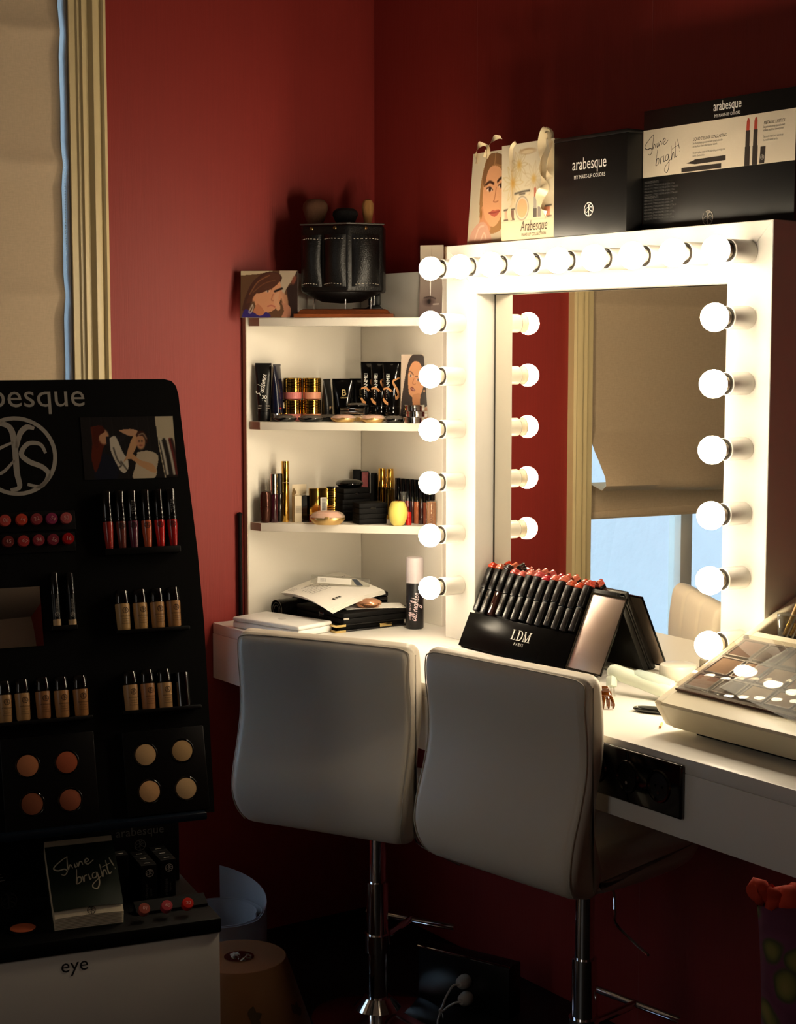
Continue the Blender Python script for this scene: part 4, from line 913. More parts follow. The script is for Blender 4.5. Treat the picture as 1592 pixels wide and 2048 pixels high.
# brushes in the pouch, each one a thing of its own
def brush(label, dx, dy, z0, hl, head, col, M0=p, rr=0.010, flat=1.0):
    q = thing('makeup_brush', label, 'brush', T(M0.x, M0.y, Z1) @ RZ(-36) @ T(dx, dy, z0 - 0.014), 'brushes in the leather pouch')
    P1('handle', mat('brush_handle', (24, 18, 16), 0.3), q, lambda b: cyl(b, 0.004, -0.10, 0.0, 10)); P1('ferrule', M_SILVER, q, lambda b: lathe(b, [(0, -0.004), (0.005, -0.004), (rr * 0.52, 0.016), (0, 0.016)], 14, None, 1, flat))
    P1('bristles', mat('bristle_%d_%d' % col[:2], col, 0.95, bump=(300, 0.9, (1, 1, 0.1))), q, lambda b: lathe(b, [(0, 0.0163), (rr * 0.52, 0.0163), (rr * 0.78, hl * 0.42), (rr, hl * 0.70), (rr * 0.95, hl * 0.85), (rr * 0.7, hl * 0.96), (rr * 0.3, hl), (0, hl)], 20, None, 1, flat))
    return q
brush('large fluffy brown powder brush rising from the leather pouch', -0.085, 0.02, ZB + 0.185, 0.092, None, (104, 72, 52), rr=0.036)
brush('wide black kabuki brush rising from the middle of the leather pouch', 0.000, 0.01, ZB + 0.185, 0.066, None, (14, 12, 12), rr=0.036)
brush('small tan brush rising at the back of the leather pouch', 0.062, 0.045, ZB + 0.190, 0.088, None, (176, 128, 74), rr=0.017)
# black tape holder behind the pouch
p2 = S(738, 0.22)
t = thing('tape_dispenser', 'black desk tape holder behind the brush pouch on the top shelf', 'tape holder', T(p2.x - 0.004, p2.y + 0.008, Z1 + 0.0005) @ RZ(-40))
P1('holder_base', M_BLACK, t, lambda b: prism(b, [(-0.055, 0.0), (0.048, 0.0), (0.050, 0.028), (0.040, 0.038), (0.015, 0.038), (0.0, 0.030), (-0.035, 0.030), (-0.055, 0.022)], -0.015, 0.015, Matrix(((1, 0, 0, 0), (0, 0, 1, 0), (0, 1, 0, 0), (0, 0, 0, 1))), 0.002))
P1('holder_post', M_BLACK, t, lambda b: box(b, (0.008, -0.012, 0.037), (0.042, 0.012, 0.075), 0.003)); P1('roller', M_CHROME, t, lambda b: cyl(b, 0.005, 0.038, 0.066, 14, T(0.024, -0.0155, 0)))
# leaflets leaning at the wall end of the top shelf
pl = Pic(0.075, 0.185, 60, (150, 132, 122)); pl.grad((96, 80, 78), (206, 190, 168)); pl.ell(.42, .22, .2, .05, (60, 46, 44), soft=4); pl.ell(.42, .22, .07, .03, (26, 20, 20)); pl.line([(.2, .27), (.45, .285), (.7, .26)], .04, (54, 40, 38)); pl.line([(.62, .18), (.85, .185)], .03, (196, 184, 174)); pl.line([(.3, .62), (.75, .625)], .015, (180, 168, 158))
def leaflet(label, px, back, rz, pic, w, h, tilt):
    p_ = S(px, back); t = thing('leaflet', label, 'leaflet', T(p_.x, p_.y, Z1 + 0.0005) @ RZ(rz) @ RX(tilt), 'leaflets on the top shelf')
    b = new(); sheet(b, lambda u, v: ((u - .5) * w, 0.004 * math.sin(PI * v) * (1 if u < .5 else .4), v * h), 4, 8, 0.0012); fin(b, 'folded_card', M_PAPER, t)
    if pic: link('printed_face', pic.mesh('printed_face', lambda u, v: ((u - .5) * w, 0.004 * math.sin(PI * v) * (1 if u < .5 else .4) - 0.0018, v * h)), t)
leaflet('grey folded leaflet printed with a large eye, beside the mirror on the top shelf', 860, 0.012, -58, pl, 0.068, 0.196, -3)
pk_ = Pic(0.05, 0.19, 24, (206, 170, 140)); pk_.grad((196, 150, 120), (222, 196, 160))
leaflet('peach-coloured leaflet tucked behind the grey one next to the mirror frame', 884, 0.025, -66, pk_, 0.055, 0.194, -6)

# --- middle shelf
M_TBLK = mat('satin_black_tube', (14, 13, 12), 0.35); M_NAVY = mat('navy_tube', (12, 16, 40), 0.2, coat=0.3)
t = thing('sun_cream_tube', 'black sun cream tube with white script standing first on the middle shelf', 'tube', sm(529, 0.030, Z2, -30))
squeeze_tube(t, 0.046, 0.036, 0.163, 0.028, M_TBLK, M_BLACK)
mark('script', M_WTXT, t, T(0.004, -0.0165, 0.100) @ FRONT @ RZ(80), s='Eudamei', h=0.0098, w=0.0016)
text('30', 0.015, M_WTXT, t, T(0.002, -0.0180, 0.063) @ FRONT); text('SPF', 0.008, M_WTXT, t, T(0.002, -0.0182, 0.054) @ FRONT)
for k, s in enumerate(('HYDRATING', 'PROTECTION')): text(s, 0.0055, M_GREYTXT, t, T(0.001, -0.0184, 0.042 - k * 0.007) @ FRONT)
t = thing('navy_cream_tube', 'navy cream tube seen edge-on beside the black sun cream tube', 'tube', sm(556, 0.045, Z2, 38))
squeeze_tube(t, 0.052, 0.030, 0.160, 0.022, M_NAVY, M_SILVER); P1('red_tab', mat('red_print', (180, 40, 40), 0.5), t, lambda b: box(b, (-0.018, -0.0155, 0.034), (-0.004, -0.0148, 0.039))); P1('label_patch', M_WTXT, t, lambda b: box(b, (0.010, -0.0150, 0.036), (0.016, -0.0135, 0.052)))
# gold jars, two stacks of two
M_BLUSHP = [mat('pink_powder', (206, 120, 118), 0.4), mat('peach_powder', (214, 144, 116), 0.4)]
def goldpat():
    m = bpy.data.materials.new('engraved_gold'); m.use_nodes = True; nt = m.node_tree; bs = nt.nodes['Principled BSDF']; bs.inputs['Metallic'].default_value = 1; bs.inputs['Roughness'].default_value = 0.13
    tc = nt.nodes.new('ShaderNodeTexCoord'); w = nt.nodes.new('ShaderNodeTexWave'); w.inputs['Scale'].default_value = 55; w.inputs['Distortion'].default_value = 9; w.inputs['Detail'].default_value = 1.0; w.bands_direction = 'Z'
    cr = nt.nodes.new('ShaderNodeValToRGB'); e = cr.color_ramp.elements; e[0].position = .28; e[0].color = lin((70, 44, 12)) + (1,); e[1].position = .36; e[1].color = lin((224, 180, 84)) + (1,)
    nt.links.new(tc.outputs['Object'], w.inputs['Vector']); nt.links.new(w.outputs['Fac'], cr.inputs['Fac']); nt.links.new(cr.outputs['Color'], bs.inputs['Base Color']); return m
M_GPAT = goldpat()
for k, (px, bk) in enumerate(((587, 0.075), (625, 0.085))):
    for lv in (0, 1):
        M = sm(px - (0 if lv else 1), bk, Z2 + lv * 0.0610)
        t = thing('gold_powder_jar', 'patterned gold powder jar, %s of the %s stack, %s powder' % (('lower', 'upper')[lv], ('stack beside the navy tube', 'stack beside the slim black tube')[k].replace('stack ', ''), ('pink', 'peach')[k]), 'powder jar', M, 'gold powder jars')
        t['label'] = '%s patterned gold powder jar in the stack nearer the %s tube' % (('lower', 'upper')[lv], ('navy', 'slim black')[k])
        P1('powder_glass', M_BLUSHP[k], t, lambda b: lathe(b, [(0, 0), (0.022, 0), (0.0255, 0.002), (0.0258, 0.020), (0, 0.020)], 32)); P1('gold_collar', M_GOLD, t, lambda b: lathe(b, [(0, 0.0202), (0.0268, 0.0202), (0.0268, 0.030), (0, 0.030)], 32)); P1('lid', M_GPAT, t, lambda b: lathe(b, [(0, 0.0302), (0.0262, 0.0302), (0.0268, 0.031), (0.0268, 0.0585), (0.025, 0.0604), (0, 0.0606)], 32))
t = thing('slim_black_tube', 'slim black tube seen edge-on beside the gold jars', 'tube', sm(655, 0.105, Z2, 30))
squeeze_tube(t, 0.040, 0.026, 0.118, 0.016, M_TBLK, M_BGLOSS); P1('beige_band', mat('beige_band', (206, 170, 130), 0.5), t, lambda b: box(b, (-0.008, -0.0135, 0.030), (0.008, -0.0125, 0.040)))
for k, (px, bk) in enumerate(((686, 0.140), (721, 0.185))):
    t = thing('cream_tube', 'short gloss black cream tube with gold letter, %s' % ('nearer the gold jars' if k == 0 else 'half hidden by the tall flower-print tubes'), 'tube', sm(px, bk, Z2, -34), 'short black cream tubes')
    t['label'] = 'short gloss black cream tube with gold letter, %s' % ('nearer the gold jars' if k == 0 else 'half hidden by taller tubes')
    squeeze_tube(t, 0.060, 0.030, 0.118, 0.014, M_BGLOSS, M_BGLOSS); text('B', 0.026, mat('pale_gold_print', (210, 186, 130), 0.3), t, T(0.004, -0.0150, 0.070) @ FRONT); text('CREAM', 0.006, MATS['pale_gold_print'], t, T(0.004, -0.0152, 0.062) @ FRONT)
M_ORNG = mat('ochre_print', (206, 142, 84), 0.5)
for k, (px, bk) in enumerate(((740, 0.150), (760, 0.130), (784, 0.105))):
    t = thing('tall_black_tube', 'tall black tube with ochre swirl and white vertical lettering, %s of three' % ('hindmost', 'middle', 'foremost')[k], 'tube', sm(px, bk, Z2, -36), 'tall black tubes with ochre swirl')
    squeeze_tube(t, 0.052, 0.034, 0.166, 0.040, M_BGLOSS, M_BGLOSS, 0.021)
    text('LUOANMEI', 0.0135, M_WTXT, t, T(-0.006, -0.0150, 0.098) @ FRONT @ RZ(90), spacing=1.1)
    b = new(); strokes(b, [[(-0.024, 0.090), (-0.010, 0.092), (0.006, 0.074), (0.012, 0.064), (0.020, 0.074), (0.014, 0.090), (0.004, 0.112), (0.024, 0.122)]], 0.0075, taper=True); strokes(b, [[(-0.024, 0.064), (-0.016, 0.052), (-0.002, 0.047), (0.004, 0.047)]], 0.008); fin(b, 'swirl_print', M_ORNG, t, T(0, -0.0163, 0.0) @ FRONT, fixn=False)
pw2 = Pic(0.082, 0.188, 84, (206, 184, 164)); pw2.poly([(.02, .30), (.1, .55), (.22, .85), (.38, .99), (.68, 1.0), (.86, .9), (.94, .6), (1, .36), (.92, .24), (.6, .2), (.4, .18), (.06, .14)], (48, 34, 28)); pw2.poly([(.28, .42), (.24, .62), (.28, .78), (.42, .89), (.62, .88), (.74, .76), (.78, .56), (.70, .42), (.56, .35), (.42, .36)], (214, 150, 104)); pw2.poly([(.40, .40), (.66, .42), (.66, .28), (.76, .18), (.86, .1), (.5, .0), (.42, .16)], (196, 132, 86)); pw2.poly([(.0, .0), (.02, .2), (.2, .3), (.36, .26), (.46, .06), (.5, 0)], (40, 30, 28)); pw2.poly([(.6, 0), (.68, .18), (.9, .22), (1, .1), (1, 0)], (186, 146, 120))
pw2.ell(.335, .685, .055, .018, (230, 214, 198), rot=-18); pw2.ell(.335, .685, .025, .018, (58, 36, 28)); pw2.line([(.26, .74), (.34, .745), (.42, .70)], .024, (70, 42, 30)); pw2.ell(.59, .625, .06, .018, (230, 214, 198), rot=-18); pw2.ell(.59, .625, .027, .018, (70, 44, 34)); pw2.line([(.50, .675), (.60, .675), (.70, .635)], .024, (80, 48, 34)); pw2.line([(.45, .64), (.40, .575), (.46, .555), (.50, .565)], .018, (160, 96, 62)); pw2.poly([(.32, .50), (.38, .525), (.46, .495), (.50, .46), (.42, .455), (.35, .47)], (134, 62, 50)); pw2.line([(.36, .495), (.46, .475)], .014, (232, 216, 200)); pw2.ell(.80, .46, .035, .016, (214, 160, 112)); pw2.line([(.1, .15), (.4, .155)], .012, (150, 130, 116)); pw2.line([(.1, .12), (.38, .125)], .012, (150, 130, 116))
card('portrait_card', 'tall portrait card of a dark-haired woman at the mirror end of the middle shelf', sm(830, 0.055, Z2, -42) @ RX(-5), pw2, 0.082, 0.188)
# compacts
def compact(name, label, M, r, h, base, top, cat='compact', group=None, sy=0.8, win=None):
    t = thing(name, label, cat, M, group)
    P1('base', base, t, lambda b: lathe(b, [(0, 0), (r * 0.72, 0), (r * 0.96, h * 0.28), (r, h * 0.42), (r * 0.98, h * 0.50), (0, h * 0.50)], 32, None, 1, sy))
    P1('lid', top, t, lambda b: lathe(b, [(0, h * 0.505), (r * 0.99, h * 0.505), (r, h * 0.56), (r * 0.85, h * 0.80), (r * 0.5, h * 0.96), (0, h)], 32, None, 1, sy))
    if win: P1('powder', win, t, lambda b: lathe(b, [(0, h * 0.52), (r * 0.8, h * 0.52), (r * 0.6, h * 0.86), (0, h * 0.90)], 28, None, 1, sy))
    P1('clasp', base, t, lambda b: box(b, (-0.006, -r * sy - 0.0012, h * 0.36), (0.006, -r * sy + 0.003, h * 0.60), 0.0008))
    return t
M_SMOKE = mat('smoky_clear_lid', (120, 112, 104), 0.06, alpha=0.45); M_GOLDS = mat('satin_gold', (214, 180, 118), 0.3, metal=0.85); M_ROSE = mat('rose_powder', (222, 158, 140), 0.7); M_CLID = mat('clear_cream_lid', (236, 214, 190), 0.06, alpha=0.4)
for k, (px, bk, w) in enumerate(((570, 0.022, 51), (622, 0.028, 51), (658, 0.075, 44), (788, 0.018, 40))):
    compact('black_compact', ('black pebble compact under the navy tube at the shelf edge', 'black pebble compact in front of the gold jars at the shelf edge', 'black pebble compact half hidden behind the cream ones', 'small black pebble compact beside the silver pots')[k], sm(px, bk, Z2), w * K / 2, 0.020, M_BGLOSS, M_SMOKE, group='pebble compacts on the middle shelf', win=mat('dark_powder', (40, 34, 30), 0.6))
for k, (px, bk) in enumerate(((688, 0.022), (746, 0.020))):
    compact('rose_compact', ('rose powder compact with gold base below the silver boxes', 'rose powder compact with gold base below the tall black tubes')[k], sm(px, bk, Z2), 0.0365, 0.022, M_GOLDS, M_CLID, group='pebble compacts on the middle shelf', win=M_ROSE)
compact('gold_compact', 'gold-rimmed compact half hidden between the two rose ones', sm(717, 0.085, Z2), 0.032, 0.020, M_GOLDS, M_CLID, group='pebble compacts on the middle shelf', win=M_ROSE)
# silver boxes stacked with a clear compact on top
pz = 0
for k, (w, d, h, px, lab) in enumerate(((0.066, 0.05, 0.020, 703, 'lower silver compact box in the pile before the black cream tubes'), (0.070, 0.05, 0.018, 709, 'upper silver compact box in the pile before the black cream tubes'))):
    t = thing('silver_compact_box', lab, 'compact', sm(px, 0.088, Z2 + pz, -34 - 14 * k), 'silver compact boxes')
    P1('case', M_SILVER, t, lambda b: box(b, (-w / 2, -d / 2, 0), (w / 2, d / 2, h * 0.55), 0.002)); P1('lid', mat('mirror_plastic', (190, 186, 180), 0.1, metal=1.0), t, lambda b: box(b, (-w / 2, -d / 2, h * 0.57), (w / 2, d / 2, h), 0.002)); P1('catch', M_BLACK, t, lambda b: box(b, (-0.008, -d / 2 - 0.001, h * 0.4), (0.008, -d / 2 + 0.001, h * 0.7)))
    pz += h + 0.0006
compact('clear_compact', 'dark clear-lidded compact on top of the silver boxes', sm(714, 0.088, Z2 + pz), 0.030, 0.013, M_BGLOSS, M_SMOKE, win=mat('dark_powder', (40, 34, 30), 0.6))
# silver pots
pz = 0
for k, (r, px) in enumerate(((0.030, 827), (0.031, 832), (0.029, 828))):
    t = thing('silver_pot', '%s mirror-finish silver pot of the stack of three before the portrait card' % ('lowest', 'middle', 'topmost')[k], 'pot', sm(px, 0.008, Z2 + pz), 'silver pots')
    P1('pot', M_CHROME, t, lambda b: lathe(b, [(0, 0), (r * 0.96, 0), (r, 0.001), (r, 0.0085), (0, 0.0085)], 36)); P1('lid', M_SILVER, t, lambda b: lathe(b, [(0, 0.0090), (r, 0.0090), (r, 0.0150), (r * 0.97, 0.0162), (0, 0.0164)], 36))
    pz += 0.0168

# --- lower shelf
def bottle(name, label, px, back, parts, cat, group=None, rz=-34.6, sy=1.0, z=None):
    t = thing(name, label, cat, sm(px, back, Z3 if z is None else z, rz), group)
    for nm, m, prof in parts: P1(nm, m, t, lambda b: lathe(b, prof, 24, None, 1, sy))
    return t
M_BRON = mat('dark_bronze', (72, 40, 30), 0.18, metal=0.6); M_PLUM = mat('plum_gloss', (54, 14, 26), 0.12, coat=0.5)
bottle('bronze_bottle', 'dark bronze rounded bottle at the end of the lower shelf', 531, 0.022, [('bottle', M_BRON, [(0, 0), (0.0125, 0), (0.0145, 0.003), (0.0165, 0.045), (0, 0.0455)]), ('cap', M_BRON, [(0, 0.0460), (0.0165, 0.0460), (0.0155, 0.078), (0.012, 0.087), (0, 0.090)])], 'bottle')
bottle('plum_lip_gloss', 'plum lip gloss with silver cap beside the bronze bottle', 548, 0.030, [('tube', M_PLUM, [(0, 0), (0.0110, 0), (0.0115, 0.001), (0.0115, 0.080), (0, 0.0805)]), ('cap', M_SILVER, [(0, 0.081), (0.0108, 0.081), (0.0108, 0.137), (0.0100, 0.138), (0, 0.138)])], 'lip gloss')
bottle('black_lip_gloss', 'thin black lip gloss between the plum gloss and the gold mascara', 559, 0.048, [('tube', M_BGLOSS, [(0, 0), (0.0090, 0), (0.0095, 0.001), (0.0095, 0.080), (0, 0.0805)]), ('cap', M_BLACK, [(0, 0.081), (0.0092, 0.081), (0.0092, 0.136), (0.0085, 0.137), (0, 0.137)])], 'lip gloss')
bottle('gold_mascara', 'tall slim gold mascara wand standing at the window end of the lower shelf', 571, 0.050, [('tube', M_GOLD, [(0, 0), (0.0100, 0), (0.0108, 0.002), (0.0108, 0.112), (0, 0.1125)]), ('cap', M_GOLD, [(0, 0.1132), (0.0106, 0.1132), (0.0106, 0.171), (0.0098, 0.173), (0, 0.173)])], 'mascara')
# opened carton
t = thing('open_carton', 'small opened cream and black carton with raised flap on the lower shelf', 'carton', sm(601, 0.062, Z3, -16))
P1('cream_side', mat('cream_carton', (214, 200, 172), 0.6), t, lambda b: box(b, (-0.021, -0.016, 0), (-0.001, 0.016, 0.075))); P1('black_side', M_BGLOSS, t, lambda b: box(b, (-0.0008, -0.016, 0), (0.021, 0.016, 0.075)))
P1('flap', MATS['cream_carton'], t, lambda b: (sheet(b, lambda u, v: (0.021 - 0.042 * u, 0.016 - 0.004 * v, 0.0755 + 0.030 * v), 2, 2, 0.0006), sheet(b, lambda u, v: (-0.021 + 0.006 * v, -0.016 + 0.032 * u, 0.0755 + 0.022 * v * (0.4 + 0.6 * u)), 2, 2, 0.0006)))
for k in range(6): text('INGREDIENTS', 0.0032, M_DIMTXT, t, T(-0.016 + k * 0.0028, -0.0163, 0.036) @ FRONT @ RZ(90))
# gold square lipsticks
for k, (px, bk, lab) in enumerate(((627, 0.062, 'square gold lipstick with clear red foot beside the opened carton'), (646, 0.075, 'square gold lipstick bearing a white barcode sticker'))):
    t = thing('gold_lipstick', lab, 'lipstick', sm(px, bk, Z3, -28), 'square gold lipsticks')
    P1('foot', mat('red_clear_foot', (150, 30, 20), 0.1, coat=0.5), t, lambda b: box(b, (-0.0125, -0.0125, 0), (0.0125, 0.0125, 0.020), 0.001)); P1('sleeve', M_GOLD, t, lambda b: box(b, (-0.0130, -0.0130, 0.0204), (0.0130, 0.0130, 0.096), 0.0012))
    if k == 1:
        lb = P1('sticker', M_WTXT, t, lambda b: box(b, (-0.008, -0.0136, 0.026), (0.010, -0.0131, 0.070)))
        def bars(b):
            random.seed(5); z = 0.034
            while z < 0.067: h_ = random.choice((0.0006, 0.0010, 0.0014)); box(b, (-0.004, -0.0139, z), (0.007, -0.0137, z + h_)); z += h_ + random.choice((0.0007, 0.0011))
        P1('barcode', M_BTXT, lb, bars)
t = thing('zebra_lipstick', 'gold and black zebra-striped square lipstick beside the black cases', 'lipstick', sm(662, 0.088, Z3, -28)); P1('sleeve', M_GPAT, t, lambda b: box(b, (-0.0115, -0.0115, 0.0), (0.0115, 0.0115, 0.094), 0.0012)); P1('cap', M_BGLOSS, t, lambda b: box(b, (-0.0118, -0.0118, 0.0944), (0.0118, 0.0118, 0.1000), 0.001))
compact('blush_compact', 'peach blush compact with gold base at the front of the lower shelf', sm(655, 0.006, Z3), 0.0495, 0.040, M_GOLDS, M_CLID, win=M_ROSE, sy=0.75)
compact('pale_compact', 'pale translucent compact tucked behind the peach blush compact', sm(650, 0.098, Z3), 0.034, 0.034, M_GOLDS, M_CLID, win=mat('pale_powder', (214, 190, 166), 0.7))
# black cases
def case(label, px, back, z, w, d, h, rz, g, notch=True):
    t = thing('black_case', label, 'palette case', sm(px, back, z, rz), g)
    P1('case_base', M_BMATTE, t, lambda b: box(b, (-w / 2, -d / 2, 0), (w / 2, d / 2, h * 0.52), 0.0015)); P1('case_lid', M_BMATTE, t, lambda b: box(b, (-w / 2, -d / 2, h * 0.54), (w / 2, d / 2, h), 0.0015))
    if notch: P1('thumb_notch', M_BGLOSS, t, lambda b: lathe(b, [(0, 0), (0.008, 0), (0.008, 0.0012), (0, 0.0012)], 20, T(0, -d / 2 + 0.0004, h * 0.52) @ RX(90), 1, 0.55))
for k in range(3): case('matte black square case, %s of the tall pile of three under the round black compact' % ('bottom', 'middle', 'top')[k], 701, 0.140, Z3 + k * 0.0312, 0.088, 0.075, 0.0308, -6 if k < 2 else -2, 'black cases in the tall pile')
for k in range(2): case('matte black square case, %s of the low front pile beside the candle' % ('bottom', 'top')[k], 739, 0.055, Z3 + k * 0.0300, 0.082, 0.060, 0.0296, -14, 'black cases in the low pile', k == 1)
compact('round_black_compact', 'glossy round black compact on top of the tall pile of black cases', sm(699, 0.140, Z3 + 0.0942), 0.040, 0.023, M_BGLOSS, M_BGLOSS, sy=0.85)
for k, (px, bk, m, lab) in enumerate(((714, 0.250, M_BMATTE, 'plain dark carton standing behind the black cases'), (730, 0.245, mat('pink_pattern', (148, 62, 66), 0.5, noise=(90, 0.5)), 'dark carton with pink patterned front behind the black cases'), (746, 0.235, M_BMATTE, 'dark carton with silver stripe between the black cases and gold mascaras'))):
    t = thing('dark_carton', lab, 'carton', sm(px, bk, Z3, -30), 'dark cartons at the back of the lower shelf'); P1('carton_body', M_BMATTE, t, lambda b: box(b, (-0.0112, -0.0112, 0), (0.0112, 0.0112, 0.136 - 0.004 * k), 0.0008))
    if k: P1('front_print', m if k == 1 else M_SILVER, t, lambda b: box(b, (-0.0095 if k == 1 else -0.0105, -0.0118, 0.05 if k == 1 else 0.07), (0.0095 if k == 1 else -0.0070, -0.0113, 0.130), 0))
for k, (px, bk) in enumerate(((764, 0.185), (780, 0.175))):
    bottle('gold_capped_mascara', 'tall gold mascara behind the black cases, %s' % ('nearer the dark cartons' if k == 0 else 'nearer the black lip glosses'), px, bk, [('tube', mat('dark_gold', (168, 132, 60), 0.15, metal=1.0), [(0, 0), (0.0112, 0), (0.0116, 0.002), (0.0116, 0.088), (0, 0.0885)]), ('neck', M_BLACK, [(0, 0.0886), (0.0105, 0.0886), (0.0105, 0.0905), (0, 0.0905)]), ('cap', M_GOLD, [(0, 0.0906), (0.0116, 0.0906), (0.0100, 0.144), (0.0090, 0.146), (0, 0.146)])], 'mascara', 'gold mascaras')
TINT = [(110, 40, 34), (96, 34, 34), (150, 40, 30), (60, 30, 30), (176, 96, 62), (44, 22, 24), (120, 60, 44)]
for k in range(7):
    px = 797 + k * 9.3; bk = 0.120 - k * 0.0115
    bottle('black_capped_gloss', 'black-capped square lip gloss, %s in the row at the mirror end' % ('first', 'second', 'third', 'fourth', 'fifth', 'sixth', 'seventh')[k], px, bk, [('tube', mat('gloss_tint_%d' % k, TINT[k], 0.1, coat=0.5), [(0, 0), (0.0090, 0), (0.0094, 0.001), (0.0094, 0.062), (0, 0.0625)]), ('cap', M_BGLOSS, [(0, 0.063), (0.0096, 0.063), (0.0096, 0.124), (0, 0.124)])], 'lip gloss', 'black-capped lip glosses on the lower shelf')
bottle('clear_vial', 'small clear glass vial behind the yellow candle', 807, 0.050, [('vial', M_CLEAR, [(0, 0), (0.0080, 0), (0.0085, 0.001), (0.0085, 0.088), (0.0098, 0.0885), (0.0098, 0.0905), (0, 0.0905)]), ('stopper', mat('amber_drop', (200, 160, 60), 0.2), [(0, 0.030), (0.003, 0.030), (0.002, 0.040), (0, 0.040)])], 'vial')
bottle('red_pot', 'small bright red pot beside the yellow candle', 817, 0.032, [('pot', mat('bright_red', (190, 26, 22), 0.3), [(0, 0), (0.0085, 0), (0.0085, 0.020), (0, 0.0202)]), ('lid', mat('bright_red', (190, 26, 22), 0.3), [(0, 0.0206), (0.0080, 0.0206), (0.0078, 0.036), (0, 0.036)])], 'pot')
t = bottle('egg_candle', 'pale yellow egg-shaped candle at the front of the lower shelf', 796, 0.010, [('wax', mat('yellow_wax', (234, 214, 110), 0.45, sss=0.2), [(0, 0), (0.012, 0.0), (0.018, 0.004), (0.0255, 0.020), (0.0275, 0.034), (0.0260, 0.048), (0.0195, 0.063), (0.0165, 0.0665), (0.012, 0.0655), (0, 0.0645)])], 'candle')
P1('wick', M_BTXT, t, lambda b: tube(b, [(0, 0, 0.064), (0.0006, 0, 0.068), (0.0016, 0, 0.071)], 0.0007, 6))
t = bottle('bronze_gloss_bottle', 'bronze shimmer bottle with vertical lettering at the mirror end of the lower shelf', 863, 0.004, [('bottle', mat('bronze_shimmer', (196, 132, 84), 0.25, metal=0.3), [(0, 0.002), (0.0128, 0.002), (0.0132, 0.004), (0.0132, 0.066), (0.011, 0.069), (0, 0.069)]), ('glass_foot', M_CLEAR, [(0, 0), (0.0145, 0), (0.0148, 0.001), (0.0148, 0.071), (0, 0.0715)]), ('cap', M_BGLOSS, [(0, 0.072), (0.0105, 0.072), (0.0105, 0.098), (0, 0.0985)])], 'bottle')
text('DIAMONDS', 0.012, mat('brown_ink', (110, 64, 36), 0.5), t, T(0.004, -0.0150, 0.036) @ FRONT @ RZ(90))
# ------------------------------------------------------------------ on the counter under the shelf
t = thing('leather_folder', 'black leather folder with brass corners lying flat under the black case', 'folder', T(-0.24, -0.225, TZ + 0.0004))
P1('lower_cover', M_LEATHER, t, lambda b: box(b, (-0.122, -0.128, 0), (0.118, 0.122, 0.005), 0.002)); P1('upper_cover', M_LEATHER, t, lambda b: box(b, (-0.118, -0.122, 0.016), (0.118, 0.122, 0.021), 0.002)); P1('inner_pages', M_BMATTE, t, lambda b: box(b, (-0.108, -0.112, 0.0052), (0.112, 0.118, 0.0158)))
for z in (0.0, 0.0155): P1('brass_corner', mat('brass', (206, 180, 120), 0.2, metal=1.0), t, lambda b: prism(b, [(-0.1235, -0.1295), (-0.092, -0.1295), (-0.1235, -0.098)], z - 0.0002, z + 0.0062))
P1('clasp', MATS['brass'], t, lambda b: box(b, (0.02, -0.1292, 0.004), (0.06, -0.1215, 0.014), 0.001))
t = thing('black_case_flat', 'large flat black case resting on the leather folder', 'case', T(-0.235, -0.22, TZ + 0.0222) @ RZ(2))
P1('case_base', M_BMATTE, t, lambda b: box(b, (-0.112, -0.135, 0), (0.115, 0.10, 0.015), 0.003)); P1('case_lid', M_BMATTE, t, lambda b: box(b, (-0.112, -0.135, 0.0155), (0.115, 0.10, 0.030), 0.004)); P1('latch', M_BGLOSS, t, lambda b: box(b, (-0.1135, -0.04, 0.008), (-0.1115, -0.015, 0.022), 0.001)); P1('hinge', M_SILVER, t, lambda b: box(b, (-0.112, -0.1362, 0.013), (-0.095, -0.1345, 0.018)))
CZ = TZ + 0.0524
t = thing('flat_black_box', 'slim gloss black box at the back of the large flat case', 'box', T(-0.165, -0.185, CZ) @ RZ(-18))
P1('box_base', M_BGLOSS, t, lambda b: box(b, (-0.075, -0.05, 0), (0.06, 0.05, 0.016), 0.003)); P1('box_lid', M_BGLOSS, t, lambda b: box(b, (-0.076, -0.051, 0.0163), (0.061, 0.051, 0.030), 0.003))
# rolled leather brush wrap
t = thing('brush_roll', 'rolled black leather brush wrap with stitched edge beside the papers', 'brush roll', T(-0.372, -0.080, TZ + 0.0335) @ RZ(4))
def spiral(u, v):
    a = u * 5.2 * PI; r = 0.010 + 0.0205 * u; return (v * 0.19 - 0.02, r * math.cos(a), r * math.sin(a))
P1('leather_roll', M_LEATHER, t, lambda b: sheet(b, spiral, 90, 4, 0.0022), ang=60)
P1('stitching', M_THREAD, t, lambda b: seam(b, [(-0.0205, (0.0095 + 0.0205 * u) * math.cos(u * 5.2 * PI), (0.0095 + 0.0205 * u) * math.sin(u * 5.2 * PI)) for u in np.linspace(0.6, 1, 18)], 0.0006))
P1('tie_band', M_BMATTE, t, lambda b: lathe(b, [(0.0312, 0.05), (0.0325, 0.05), (0.0325, 0.066), (0.0312, 0.066)], 28, RY(90)))
